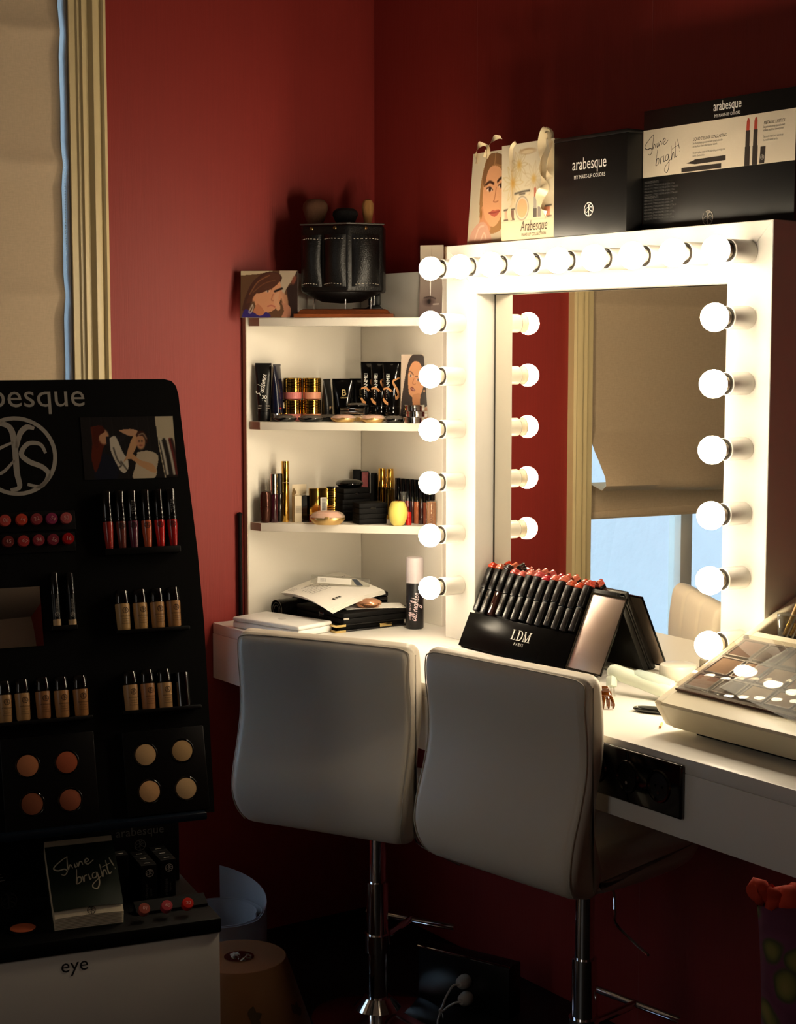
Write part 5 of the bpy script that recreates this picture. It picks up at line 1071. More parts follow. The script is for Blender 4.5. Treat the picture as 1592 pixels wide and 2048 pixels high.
# papers
A_, B_, C_, D_ = Vector((-0.385, -0.095, 1.012)), Vector((-0.150, -0.040, 1.048)), Vector((-0.162, -0.290, 1.024)), Vector((-0.385, -0.345, 0.995))
t = thing('printed_papers', 'sheaf of printed white papers draped over the brush wrap and black boxes', 'papers', T(-0.27, -0.19, 1.0))
O_ = Vector((-0.27, -0.19, 1.0))
for k in range(5):
    dz = -0.0022 * k
    def fpap(u, v):
        p = (A_ * (1 - u) + B_ * u) * (1 - v) + (D_ * (1 - u) + C_ * u) * v; bend = 0.012 * math.sin(PI * v) * (1 - u) + 0.006 * math.sin(PI * u)
        return p - O_ + Vector((0.003 * k * (1 - u), -0.002 * k * v, bend + dz))
    P1('sheet', M_PAPER, t, lambda b: sheet(b, lambda u, v: fpap(1 - u, v), 10, 12, 0.0006), ang=70)
k = 0
def on_paper(u, v, lift=0.0015):
    return fpap0(u, v) + Vector((0, 0, lift))
def fpap0(u, v):
    p = (A_ * (1 - u) + B_ * u) * (1 - v) + (D_ * (1 - u) + C_ * u) * v; bend = 0.012 * math.sin(PI * v) * (1 - u) + 0.006 * math.sin(PI * u)
    return p - O_ + Vector((0, 0, bend))
def lines(b):
    random.seed(11)
    for v0, u0, u1, w in [(0.22, .18, .92, .0016)] + [(0.32 + i * 0.05, .12, .12 + random.uniform(.2, .45), .0009) for i in range(5)] + [(0.08 + i * 0.035, .06, .16, .0008) for i in range(4)]:
        u = u0
        while u < u1:
            L = random.uniform(.02, .05); p, q = on_paper(u, v0), on_paper(min(u + L, u1), v0); s = (on_paper(u, v0 + .01) - p).normalized() * w
            add(b, [p - s, q - s, q + s, p + s], [(0, 1, 2, 3)]); u += L + .01
    p, q = on_paper(.22, .84), on_paper(.36, .84); s = (on_paper(.22, .86) - p).normalized() * 0.005
    for f in (0, .38, .7): add(b, [p.lerp(q, f) - s, p.lerp(q, f + .2) - s, p.lerp(q, f + .26) + s, p.lerp(q, f + .06) + s], [(0, 1, 2, 3)])
P1('print_lines', M_BTXT, t, lines)
# clear carton lying on the papers
pp = fpap0(.62, .52) + O_; t = thing('clear_carton', 'clear plastic carton with white label lying on the papers', 'carton', T(pp.x, pp.y, pp.z + 0.003) @ RZ(-36) @ RY(4))
P1('clear_shell', M_CLEAR, t, lambda b: box(b, (-0.085, -0.016, 0), (0.082, 0.016, 0.020), 0.0015)); P1('label', mat('white_label', (226, 222, 214), 0.5), t, lambda b: box(b, (-0.066, -0.0166, 0.002), (0.03, -0.0161, 0.019))); P1('dark_flash', mat('slate_print', (60, 66, 76), 0.5), t, lambda b: prism(b, [(0.03, 0.019), (0.045, 0.002), (0.064, 0.002), (0.045, 0.019)], -0.0166, -0.0161, Matrix(((1, 0, 0, 0), (0, 0, 1, 0), (0, 1, 0, 0), (0, 0, 0, 1)))))
for k in range(3): text('MAKE-UP', 0.004, M_DIMTXT, t, T(-0.05, -0.0168, 0.013 - k * 0.0035) @ FRONT)
# note paper, compact and pen on the case
t = tag(P1('note_paper', M_PAPER, None, lambda b: (sheet(b, lambda u, v: (-0.085 + 0.17 * u, -0.045 + 0.09 * v, 0.0012 + 0.002 * math.sin(PI * u)), 6, 4, 0.0007)), T(-0.205, -0.300, CZ + 0.0003) @ RZ(-22)), 'folded white note paper under the rose compact on the black case', 'paper')
compact('rose_gold_compact', 'rose-gold compact on the note paper', T(-0.235, -0.318, CZ + 0.005) @ RZ(-34.6), 0.037, 0.024, mat('rose_gold', (206, 150, 112), 0.2, metal=0.8), mat('rose_gold_lid', (214, 158, 124), 0.2, metal=0.6), sy=0.7)
t = thing('concealer_wand', 'peach and black concealer wand lying across the black case', 'concealer', T(-0.235, -0.262, CZ + 0.0085) @ RZ(-30) @ RY(90))
P1('peach_tube', mat('peach_tube', (206, 146, 104), 0.25), t, lambda b: lathe(b, [(0, -0.06), (0.0066, -0.06), (0.0075, -0.058), (0.0075, -0.022), (0, -0.022)], 18)); P1('band', M_SILVER, t, lambda b: lathe(b, [(0, -0.0218), (0.0076, -0.0218), (0.0076, -0.013), (0, -0.013)], 18)); P1('black_cap', M_BGLOSS, t, lambda b: lathe(b, [(0, -0.0128), (0.0075, -0.0128), (0.0072, 0.05), (0, 0.05)], 18))
# white box, remote
t = thing('white_flat_box', 'flat white box lying at the counter edge behind the chair', 'box', T(-0.452, -0.215, TZ + 0.0004) @ RZ(14.5))
P1('box_body', mat('white_box', (236, 234, 230), 0.35), t, lambda b: box(b, (-0.066, -0.128, 0), (0.066, 0.128, 0.018), 0.005, seg=3)); P1('box_lid', MATS['white_box'], t, lambda b: box(b, (-0.0665, -0.1285, 0.0183), (0.0665, 0.1285, 0.030), 0.006, seg=3)); P1('round_mark', mat('pale_grey', (206, 204, 200), 0.5), t, lambda b: lathe(b, [(0, 0.0302), (0.012, 0.0302), (0.012, 0.0305), (0, 0.0305)], 28))
t = thing('remote_control', 'small black remote with red button against the shelf panel', 'remote', T(-0.405, -0.046, TZ + 0.0004) @ RZ(-20)); P1('remote_body', M_BMATTE, t, lambda b: box(b, (-0.03, -0.016, 0), (0.05, 0.016, 0.012), 0.004))
P1('red_button', mat('red_button', (210, 60, 40), 0.4), t, lambda b: cyl(b, 0.005, 0.012, 0.0135, 14, T(-0.018, 0, 0))); P1('grey_button', M_DIMTXT, t, lambda b: cyl(b, 0.005, 0.012, 0.0132, 14, T(0.002, 0, 0)))
# setting spray
t = thing('setting_spray', 'tall black setting spray bottle with frosted cap beside the mirror', 'spray bottle', T(-0.138, -0.404, TZ + 0.0004) @ RZ(-34.6))
P1('bottle', mat('charcoal_metal', (22, 20, 22), 0.4), t, lambda b: lathe(b, [(0, 0), (0.0228, 0), (0.0248, 0.003), (0.0248, 0.122), (0.0215, 0.127), (0, 0.127)], 36)); P1('frosted_cap', mat('frosted_cap', (214, 204, 206), 0.35, alpha=0.75), t, lambda b: lathe(b, [(0, 0.1273), (0.0240, 0.1273), (0.0240, 0.190), (0.0225, 0.197), (0, 0.198)], 36)); P1('nozzle', mat('lilac_nozzle', (190, 172, 178), 0.4), t, lambda b: lathe(b, [(0, 0.1275), (0.010, 0.1275), (0.010, 0.150), (0.007, 0.165), (0, 0.165)], 20))
mark('script', mat('pink_print', (226, 200, 204), 0.5), t, T(0.008, -0.0252, 0.062) @ FRONT @ RZ(84), s='all nighter', h=0.0100, w=0.0017, lean=0.12)
text('URBAN DECAY', 0.0062, MATS['pink_print'], t, T(-0.0105, -0.0238, 0.05) @ FRONT @ RZ(90), spacing=1.2)

# ------------------------------------------------------------------ lipstick rack leaning on the mirror
LO = Vector((-0.200, -0.700, TZ + 0.0008)); LM = frame(LO, (0, -1, 0), (0.092, 0, 0.2)); LMI = LM.inverted(); LN = LM.to_3x3() @ Vector((0, 0, 1))
def lp(px, py, off=0.0): q = LMI @ onpl(px, py, LO + LN * off, LN); return q.x, q.y
t = thing('lipstick_rack', 'gloss black lettered lipstick rack with inset mirror leaning against the vanity mirror', 'lipstick rack', LM)
xr, yr = lp(1216, 1349); _, yt = lp(1245, 1190)
WL = 0.508; HL = 0.212
P1('back_tray', M_BLACK, t, lambda b: box(b, (0, 0.0, -0.028), (WL, HL, -0.013), 0.0015)); P1('front_tray', M_BLACK, t, lambda b: box(b, (0, 0.0, -0.012), (WL, HL - 0.004, -0.006), 0.0015))
x_m0 = lp(1143, 1322)[0]; x_m1 = lp(1203, 1340)[0]
P1('front_panel', mat('piano_black', (7, 6, 6), 0.25, spec=0.05), t, lambda b: box(b, (0.0, 0.0, -0.0058), (x_m0 - 0.006, 0.092, 0.010), 0.0015)); P1('right_housing', M_BLACK, t, lambda b: box(b, (x_m0 - 0.005, 0.0, -0.0058), (WL, HL, 0.008), 0.0015))
P1('mirror_inlay', mat('satin_mirror', (206, 190, 178), 0.32, metal=1.0), t, lambda b: box(b, (x_m0 + 0.003, 0.012, 0.0082), (x_m1 + 0.012, HL - 0.014, 0.0095), 0.0004))  # brownish tint on a satin metal face
P1('mirror_bezel', M_BGLOSS, t, lambda b: [box(b, *q) for q in (((x_m0 - 0.001, 0.008, 0.0082), (x_m0 + 0.0028, HL - 0.010, 0.0115)), ((x_m1 + 0.0122, 0.008, 0.0082), (x_m1 + 0.016, HL - 0.010, 0.0115)), ((x_m0 - 0.001, 0.008, 0.0082), (x_m1 + 0.016, 0.0118, 0.0115)), ((x_m0 - 0.001, HL - 0.0138, 0.0082), (x_m1 + 0.016, HL - 0.010, 0.0115)))])
def ldm(b, h):
    def R(x0, y0, x1, y1): box(b, (x0 * h, y0 * h, 0), (x1 * h, y1 * h, 0.0004))
    R(.10, .04, .26, .96); R(0, 0, .62, .05); R(0, .95, .38, 1.0); R(.57, .0, .62, .22)
    o = .82; R(o + .10, .04, o + .26, .96); R(o, 0, o + .4, .05); R(o, .95, o + .4, 1.0)
    pts = [((o + .36 + .38 * math.cos(a)) * h, (.5 + .475 * math.sin(a)) * h) for a in [math.radians(-90 + 180 * i / 16) for i in range(17)]]
    ribbon(b, pts, [(0.05 + 0.11 * math.sin(PI * i / 16)) * h for i in range(17)], T(0, 0, 0.0004))
    o = 1.78; R(o + .08, .04, o + .13, .96); R(o, 0, o + .24, .05); R(o - .02, .95, o + .26, 1.0); R(o + .80, .04, o + .96, .96); R(o + .68, 0, o + 1.08, .05); R(o + .76, .95, o + 1.08, 1.0)
    ribbon(b, [((o + .12) * h, .97 * h), ((o + .48) * h, .02 * h)], 0.15 * h, T(0, 0, 0.0004)); ribbon(b, [((o + .48) * h, .02 * h), ((o + .86) * h, .97 * h)], 0.06 * h, T(0, 0, 0.0004))
xa, ya = lp(1018, 1284, 0.011); xb, yb = lp(1060, 1296, 0.011)
P1('brand_lettering', M_WTXT, t, lambda b: ldm(b, 0.026), T(xa, 0.046, 0.0104)); text('PARIS', 0.0105, M_WTXT, t, T(xa + 0.037, 0.033, 0.0105), spacing=1.5)
CS = [((206, 62, 34), 'orange-red'), ((214, 112, 84), 'salmon'), ((40, 30, 28), 'clear'), ((196, 84, 76), 'brick pink'), ((214, 108, 98), 'rose'), ((222, 126, 108), 'pale coral'), ((206, 92, 92), 'dusty pink'), ((198, 50, 60), 'crimson'), ((216, 104, 82), 'coral'), ((222, 122, 96), 'peach'), ((206, 96, 66), 'terracotta'), ((214, 84, 52), 'orange'), ((190, 72, 56), 'russet')]
xs0 = lp(990, 1235)[0]; xs1 = x_m0 - 0.022
for k, (cc, nm) in enumerate(CS):
    x = 0.022 + (xs1 - 0.022) * k / (len(CS) - 1); y0 = 0.0935 - 0.0 + (0.004 if k % 3 == 0 else 0); L = 0.108 + (0.012, 0.016, 0.018, 0.006, 0.008, 0.014, 0.010, 0.008, 0.012, 0.010, 0.006, 0.004, 0.010)[k]
    q = thing('lipstick', '%s black lipstick standing in the leaning rack, %s from the window side' % (nm + ('-tipped' if nm != 'clear' else '-bodied'), ('first', 'second', 'third', 'fourth', 'fifth', 'sixth', 'seventh', 'eighth', 'ninth', 'tenth', 'eleventh', 'twelfth', 'last')[k]), 'lipstick', LM @ T(x, y0, 0.0055), 'lipsticks in the leaning rack')
    bodym = mat('satin_lipstick_black', (9, 8, 8), 0.28, spec=0.35) if nm != 'clear' else mat('smoky_barrel', (52, 30, 26), 0.08, alpha=0.7)
    P1('body', bodym, q, lambda b: box(b, (-0.0098, 0.0, -0.0098), (0.0098, L * 0.52, 0.0098), 0.0022)); P1('cap', mat('satin_lipstick_black', (9, 8, 8), 0.28, spec=0.35), q, lambda b: box(b, (-0.0102, L * 0.525, -0.0102), (0.0102, L, 0.0102), 0.0022))
    P1('shade_tip', mat('tip_' + nm.replace(' ', '_').replace('-', '_'), cc, 0.12, coat=0.6), q, lambda b: (box(b, (-0.0096, L + 0.0002, -0.0096), (0.0096, L + 0.007, 0.0096), 0.0012), prism(b, [(-0.0088, L + 0.007), (0.0088, L + 0.007), (0.0088, L + 0.0145), (0.002, L + 0.0150), (-0.0075, L + 0.0095)], -0.0085, 0.0085, None, 0.001)))
    if k in (0, 1, 3, 9): text('LUOANMEI', 0.0068, M_GREYTXT, q, T(0.0030, 0.030, 0.0101) @ RZ(90), spacing=1.1)
# ------------------------------------------------------------------ small things on the counter
t = thing('beauty_device', 'pale green-white handheld beauty device propped on its clear nozzle', 'beauty device', T(-0.262, -1.43, TZ))
AA = Vector((-0.266, -1.352, 0.980)) - Vector((-0.262, -1.43, TZ)); BB = Vector((-0.222, -1.515, 0.952)) - Vector((-0.262, -1.43, TZ))
P1('handle', mat('pale_green_plastic', (214, 222, 206), 0.3), t, lambda b: tube(b, [AA + (BB - AA) * k for k in (-.04, 0, .06, .2, .5, .85, 1.0, 1.06, 1.08)], [0.004, 0.014, 0.018, 0.0175, 0.018, 0.021, 0.0195, 0.014, 0.004], 20), ang=80)
P1('clear_cover', mat('frosted_clear', (214, 228, 222), 0.1, alpha=0.5), t, lambda b: tube(b, [AA + (BB - AA) * k + Vector((0, 0, 0.012)) for k in (.35, .42, .6, .8, .95, 1.0)], [0.004, 0.012, 0.015, 0.016, 0.013, 0.004], 16))
P1('nozzle', mat('pale_green_plastic', (214, 222, 206), 0.3), t, lambda b: box(b, (-0.010, -0.009, -0.012), (0.010, 0.009, 0.012), 0.003, T(AA.x - 0.016, AA.y - 0.022, AA.z - 0.020) @ RY(20) @ RX(-18)))
for s in (-1, 1): P1('prong', M_CLEAR, t, lambda b: tube(b, [(AA.x - 0.020 + s * 0.004, AA.y - 0.028, AA.z - 0.030), (AA.x - 0.028 + s * 0.005, AA.y - 0.040, 0.0012)], 0.0022, 8))
t = thing('hair_claw', 'small amber tortoiseshell hair claw beside the chair back', 'hair clip', T(-0.386, -1.470, TZ + 0.0004) @ RZ(-34.6))
M_TORT = mat('amber_tortoiseshell', (100, 50, 8), 0.15, coat=0.4, noise=(60, 0.5))
P1('dome', M_TORT, t, lambda b: lathe(b, [(0, 0.024), (0.012, 0.025), (0.0145, 0.031), (0.010, 0.038), (0, 0.040)], 20, None, 1, 0.75))
for s in (-1, 1):
    for k in range(4):
        a = -0.9 + k * 0.6; P1('tooth', M_TORT, t, lambda b: tube(b, smooth_path([(0.010 * math.sin(a), s * 0.004, 0.029), (0.017 * math.sin(a), s * 0.012, 0.020), (0.021 * math.sin(a), s * 0.013, 0.010), (0.020 * math.sin(a), s * 0.009, 0.0022)], 4), [0.0036, 0.0036, 0.0036, 0.0036, 0.0034, 0.0033, 0.0032, 0.0031, 0.0030, 0.0028, 0.0026, 0.0024, 0.0022], 8))
for s in (-1, 1): P1('thumb_grip', M_TORT, t, lambda b: box(b, (-0.007, -0.002, 0), (0.007, 0.002, 0.014), 0.0015, T(0, s * 0.004, 0.034) @ RX(-s * 30)))
t = thing('black_oval_mirror', 'flat black oval hand piece lying half under the palette case', 'hand piece', T(-0.330, -1.562, TZ + 0.0004) @ RZ(-62))
P1('shell', M_BGLOSS, t, lambda b: lathe(b, [(0, 0), (0.8, 0), (0.98, 0.004), (1.0, 0.006), (0.98, 0.008), (0, 0.008)], 40, Matrix.Diagonal((0.047, 0.020, 1, 1)))); P1('rim', M_SILVER, t, lambda b: lathe(b, [(0.93, 0.0082), (0.97, 0.0096), (0.90, 0.0096), (0.88, 0.0082)], 40, Matrix.Diagonal((0.046, 0.0195, 1, 1)))); P1('face', M_BLACK, t, lambda b: lathe(b, [(0, 0.0083), (0.87, 0.0083), (0.80, 0.0105), (0, 0.012)], 40, Matrix.Diagonal((0.046, 0.0195, 1, 1))))
t = thing('wooden_stick', 'short pale wooden stick end poking out from the palette case', 'stick', T(-0.404, -1.662, TZ + 0.0032) @ RZ(40) @ RY(90)); P1('shaft', mat('pale_wood', (214, 186, 120), 0.6), t, lambda b: cyl(b, 0.0026, -0.02, 0.012, 12)); P1('tip', mat('tan_tip', (190, 130, 70), 0.7), t, lambda b: lathe(b, [(0, -0.0225), (0.002, -0.0222), (0.0027, -0.0202), (0, -0.0201)], 12))
P = onz(1356, 1392, TZ)
t = thing('cream_jar', 'white lidded cream jar in front of the vanity mirror', 'jar', T(P.x, P.y, TZ + 0.0004) @ RZ(-34.6))
P1('jar_body', mat('white_jar', (204, 198, 184), 0.25), t, lambda b: lathe(b, [(0, 0), (0.037, 0), (0.040, 0.003), (0.040, 0.040), (0, 0.040)], 40)); P1('jar_lid', MATS['white_jar'], t, lambda b: lathe(b, [(0, 0.0405), (0.0418, 0.0405), (0.0425, 0.042), (0.0425, 0.066), (0.0405, 0.071), (0.036, 0.073), (0, 0.074)], 40))
lb = P1('label', M_PAPER, t, lambda b: lathe(b, [(0.0402, 0.006), (0.0404, 0.006), (0.0404, 0.038), (0.0402, 0.038)], 40))
for k in range(7): text('INGREDIENTS AQUA', 0.0028, M_DIMTXT, t, T(0.0, -0.0408, 0.034 - k * 0.0035) @ FRONT)

# ------------------------------------------------------------------ sloping palette case
PO = Vector((-0.469, -1.703, 1.0)); PM = frame(PO, (0, -1, 0), (0.919, 0, 0.395))
t = thing('palette_case', 'cream sloping make-up palette case at the near end of the counter', 'palette case', T(-0.25, -2.1, TZ))
M_CASE = mat('cream_case_plastic', (222, 212, 184), 0.32)
XZ = Matrix(((1, 0, 0, 0.25), (0, 0, 1, 2.1), (0, 1, 0, -TZ), (0, 0, 0, 1)))
# shell with an open recess along the upper part of the slope
def zt(x): return 1.0 + (x + 0.469) * 0.395 / 0.919
lo_prof = [(-0.436, 0.945), (-0.462, 0.984), (-0.469, 0.994), (-0.468, 1.0), (-0.458, zt(-0.458)), (-0.200, zt(-0.200)), (-0.200, zt(-0.2) - 0.05), (-0.066, zt(-0.2) - 0.03), (-0.066, zt(-0.066)), (-0.035, zt(-0.035)), (-0.022, zt(-0.035) - 0.008), (-0.022, 0.945)]
P1('case_shell', M_CASE, t, lambda b: prism(b, lo_prof, -2.47, -1.728, XZ), ang=25)
P1('case_side', M_CASE, t, lambda b: prism(b, [(-0.434, 0.945), (-0.462, 0.986), (-0.467, 0.996), (-0.464, 1.0), (-0.452, zt(-0.455)), (-0.04, zt(-0.04)), (-0.024, zt(-0.04) - 0.01), (-0.024, 0.945)], -1.7285, -1.7035, XZ, 0.006, 3), ang=40)
P1('foot_plate', M_BMATTE, t, lambda b: prism(b, [(-0.40, TZ + 0.0004), (-0.04, TZ + 0.0004), (-0.04, 0.9448), (-0.40, 0.9448)], -2.44, -1.76, XZ))
LT = T(0.25, 2.1, -TZ) @ PM           # slope frame inside the thing: x along the counter, y up the slope, z outwards
def spart(fn, name, m, M=None): b = new(); fn(b); return fin(b, name, m, t, LT @ (M or Matrix()))
spart(lambda b: cyl(b, 0.006, 0.0, 0.006, 16, T(0.024, 0.262, 0)), 'hinge_knob', M_BGLOSS)
spart(lambda b: box(b, (0.03, 0.287, -0.0455), (0.70, 0.43, -0.044)), 'recess_floor', mat('grey_felt', (96, 90, 82), 0.8), T(0, 0, 0.012))
# palette lying on the slope
pal = thing('eyeshadow_palette', 'large palette of beige and brown make-up pans under a clear lid on the sloping case', 'palette', PM @ T(0.024, 0.050, 0.0006))
P1('tray', mat('taupe_tray', (112, 98, 88), 0.35), pal, lambda b: box(b, (0, 0, 0), (0.44, 0.208, 0.004), 0.001))
TAN = [(222, 190, 150), (226, 196, 158), (230, 204, 168), (214, 180, 140), (226, 200, 170), (210, 170, 130), (206, 168, 130), (196, 140, 100), (214, 184, 150), (200, 160, 124), (220, 196, 168), (190, 150, 120), (150, 108, 90), (92, 70, 66), (180, 156, 134), (212, 186, 156), (196, 168, 140), (170, 130, 104)]
rows = [(0.010, 0.050), (0.068, 0.060), (0.136, 0.062)]; idx = 0
for r_, (y0, hh) in enumerate(rows):
    for c_ in range(6):
        x0 = 0.012 + c_ * 0.071; cc = TAN[(idx * 5 + 12 if r_ == 0 and c_ < 2 else idx) % len(TAN)] if not (r_ == 0 and c_ == 0) else (150, 104, 84)
        if r_ == 0 and c_ == 1: cc = (78, 62, 60)
        wl = P1('pan_well', mat('pan_well', (128, 116, 106), 0.3), pal, lambda b: [box(b, *q) for q in (((x0, y0, 0.004), (x0 + 0.064, y0 + 0.003, 0.0085)), ((x0, y0 + hh - 0.003, 0.004), (x0 + 0.064, y0 + hh, 0.0085)), ((x0, y0, 0.004), (x0 + 0.003, y0 + hh, 0.0085)), ((x0 + 0.061, y0, 0.004), (x0 + 0.064, y0 + hh, 0.0085)))])
        P1('pan', mat('pan_%d_%d_%d' % cc, cc, 0.75, noise=(40, 0.08)), wl, lambda b: box(b, (x0 + 0.0034, y0 + 0.0034, 0.0042), (x0 + 0.0606, y0 + hh - 0.0034, 0.0070), 0.001)); idx += 1
P1('clear_lid', clear('clear_lid', (236, 232, 226), 0.02, haze=0.05), pal, lambda b: box(b, (-0.002, -0.002, 0.0105), (0.442, 0.210, 0.0125), 0.0008)); P1('lid_edge', mat('brown_lid_edge', (96, 62, 52), 0.4), pal, lambda b: box(b, (-0.002, -0.0035, 0.0), (0.442, -0.0022, 0.0052)))
tr_ = thing('clear_sheet', 'thin transparent sheet laid slantwise over the palette lid', 'plastic sheet', PM @ T(0.225, 0.100, 0.0140) @ RZ(-12)); P1('sheet', clear('clear_sheet_plastic', (242, 242, 238), 0.5, ior=1.2, haze=0.04), tr_, lambda b: box(b, (-0.09, -0.05, 0), (0.16, 0.13, 0.0008))); P1('sheet_tab', MATS['clear_sheet_plastic'], tr_, lambda b: box(b, (-0.09, -0.05, 0.0008), (-0.084, 0.13, 0.0014)))
# glass with brushes in the recess
GB = PM @ Vector((0.085, 0.315, -0.020))
gl = thing('brush_glass', 'clear glass holding brushes at the top of the sloping case', 'glass', T(GB.x, GB.y, GB.z - 0.010)); P1('glass', M_CLEAR, gl, lambda b: lathe(b, [(0.0, 0.0), (0.019, 0.0), (0.020, 0.002), (0.023, 0.062), (0.0222, 0.062), (0.0190, 0.004), (0, 0.004)], 28)); P1('rim', M_CLEAR, gl, lambda b: lathe(b, [(0.0220, 0.0615), (0.0226, 0.0632), (0.0232, 0.0615)], 28))
for k, (a_, cc) in enumerate(((22, (196, 160, 96)), (24, (120, 62, 46)), (26, (60, 34, 30)))):
    q = thing('makeup_brush', ('slim gold-ferruled brush leaning in the glass on the palette case', 'reddish-brown brush leaning in the glass on the palette case', 'dark-handled brush leaning in the glass on the palette case')[k], 'brush', T(GB.x - 0.006 + 0.006 * k, GB.y + 0.010 - 0.010 * k, GB.z - 0.004) @ RZ(-34.6) @ RY(a_ + 0 * k), 'brushes in the glass')
    P1('tip', M_BTXT, q, lambda b: lathe(b, [(0, 0), (0.003, 0.002), (0.004, 0.012), (0, 0.0121)], 12)); P1('ferrule', M_GOLD, q, lambda b: cyl(b, 0.0044, 0.0125, 0.040, 12)); P1('handle', mat('handle_%d' % cc[0], cc, 0.3), q, lambda b: lathe(b, [(0, 0.0402), (0.0042, 0.0402), (0.0046, 0.08), (0.003, 0.15), (0, 0.152)], 12))

# ------------------------------------------------------------------ along the top of the mirror
ZT = MT + 0.0006
def zpx(px, py, x): return onx(px, py, x).z
# black gift box
t = thing('black_carton', 'square black lettered carton standing on top of the mirror frame', 'carton', T(-0.122, -1.1245, ZT) @ RZ(-90))
P1('carton_body', mat('satin_black_card', (16, 15, 15), 0.38), t, lambda b: box(b, (-0.1285, -0.025, 0), (0.1285, 0.025, 0.222), 0.0008)); P1('carton_lid', MATS['satin_black_card'], t, lambda b: box(b, (-0.1290, -0.0256, 0.2225), (0.1290, 0.0256, 0.231), 0.001))
text('arabesque', 0.040, M_WTXT, t, T(0.0, -0.0262, 0.152) @ FRONT, sx=0.74); text('MY MAKE-UP COLORS', 0.0125, M_WTXT, t, T(0.001, -0.0262, 0.131) @ FRONT, spacing=1.05, sx=0.85); mark('logo', M_WTXT, t, T(0.0, -0.0262, 0.058) @ FRONT, r=0.0165, ring=0.13)
# long display header
t = thing('counter_sign', 'wide black counter sign with white printed band, on the near end of the mirror top', 'sign', T(-0.098, -1.4825, ZT) @ RZ(-90))
HW = 0.2285
P1('panel', MATS['satin_black_card'], t, lambda b: box(b, (-HW, 0.0, 0), (HW, 0.045, 0.272), 0.001))
FS = T(0, -0.0008, 0) @ FRONT
z0b, z1b = 0.122, 0.228
P1('white_band', mat('cream_print_band', (214, 200, 178), 0.5), t, lambda b: box(b, (-HW, z0b, 0), (HW, z1b, 0.0006)), T(0, -0.0002, 0) @ FRONT)
def sx_(px, py): return -(onx(px, py, -0.098).y + 1.4825)
text('arabesque', 0.030, M_WTXT, t, T(sx_(1455, 222), -0.0008, 0.2475) @ FRONT, sx=0.68); text('MY MAKE-UP COLORS', 0.0095, M_WTXT, t, T(sx_(1455, 230), -0.0008, 0.2335) @ FRONT, spacing=1.15, sx=0.72)
mark('shine', M_BTXT, t, T(sx_(1325, 300), -0.0010, 0.174) @ FRONT @ Matrix.Diagonal((0.82, 1, 1, 1)), h=0.088, w=0.0020)
b_ = [('LIQUID EYELINER LONGLASTING', 1420, 0.190, 0.0095, M_BTXT), ('METALLIC LIPSTICK', 1549, 0.2035, 0.0095, M_BTXT)]
for s, px, z, sz, m in b_: text(s, sz, m, t, T(sx_(px, 260), -0.0010, z) @ FRONT, shear=0.25, sx=0.72)
for k, s in enumerate(('Der Fluessig-Eyeliner garantiert mit einer schnelltrocknenden', 'und wischfesten Textur einen makellosen Lidstrich.', '', 'The liquid eyeliner creates with the quick-drying and smudge-proof', 'texture a flawless lid line.')):
    if s: text(s, 0.0066, M_DIMTXT, t, T(sx_(1386, 290), -0.0010, 0.182 - k * 0.0068) @ FRONT, 'LEFT', shear=0.2, sx=0.55)
for k, s in enumerate(('Der geschmeidig-cremige Lippenstift verleiht', 'mit feinen, metallischen Schimmerpartikeln', '', 'The smooth, creamy lipstick lends the lips', 'fine, metallic shimmer particles.')):
    if s: text(s, 0.0066, M_DIMTXT, t, T(sx_(1527, 260), -0.0010, 0.196 - k * 0.0068) @ FRONT, 'LEFT', shear=0.2, sx=0.50)
def flat(b, pts, z=0.0): add(b, [(x, y, z) for x, y in pts], [tuple(range(len(pts)))])
xe = sx_(1370, 330)
P1('eyeliner_print', mat('dark_grey_print', (52, 46, 42), 0.4), t, lambda b: (flat(b, [(xe - .010, .124), (xe + .112, .124), (xe + .112, .134), (xe - .010, .134)]), flat(b, [(xe + .030, .1385), (xe + .125, .1395), (xe + .125, .150), (xe + .030, .149)]), flat(b, [(xe + .030, .139), (xe + .030, .148), (xe + .005, .1425)])), T(0, -0.0011, 0) @ FRONT)
xl = sx_(1487, 330)
for k in (0, 1):
    xx = xl + 0.010 + k * 0.022
    P1('lipstick_case_print', MATS['dark_grey_print'], t, lambda b: (flat(b, [(xx - .007, .122), (xx + .008, .122), (xx + .009, .162), (xx - .006, .162)]), flat(b, [(xx - .005, .162), (xx + .007, .162), (xx + .008, .196), (xx - .004, .196)])), T(0, -0.0011, 0) @ FRONT)
    P1('lipstick_print', mat('metallic_red_print', (170, 70, 54), 0.4), t, lambda b: flat(b, [(xx - .003, .196), (xx + .006, .196), (xx + .007, .214), (xx + .005, .2205), (xx + .001, .222), (xx - .002, .214)]), T(0, -0.0011, 0) @ FRONT)
P1('cap_print', MATS['dark_grey_print'], t, lambda b: flat(b, [(xl + .046, .123), (xl + .060, .123), (xl + .063, .158), (xl + .049, .158)]), T(0, -0.0011, 0) @ FRONT)
mark('logo', M_GREYTXT, t, T(xl + .0545, -0.0016, 0.136) @ FRONT, r=0.0055, ring=0.16); mark('logo', M_GREYTXT, t, T(sx_(1416, 435), -0.0010, 0.019) @ FRONT, r=0.0165, ring=0.12)
for k in range(13):
    if k in (0, 5): text('INGREDIENTS', 0.0075, M_DIMTXT, t, T(-HW + .006, -0.0010, 0.108 - k * 0.0068) @ FRONT, 'LEFT')
    else: text('AQUA, ALCOHOL, STYRENE COPOLYMER, GLYCERIN, CI 77266, SODIUM' [: 60 - (k * 7) % 13], 0.0056, M_DIMTXT, t, T(-HW + .006, -0.0010, 0.108 - k * 0.0068) @ FRONT, 'LEFT', sx=0.62)
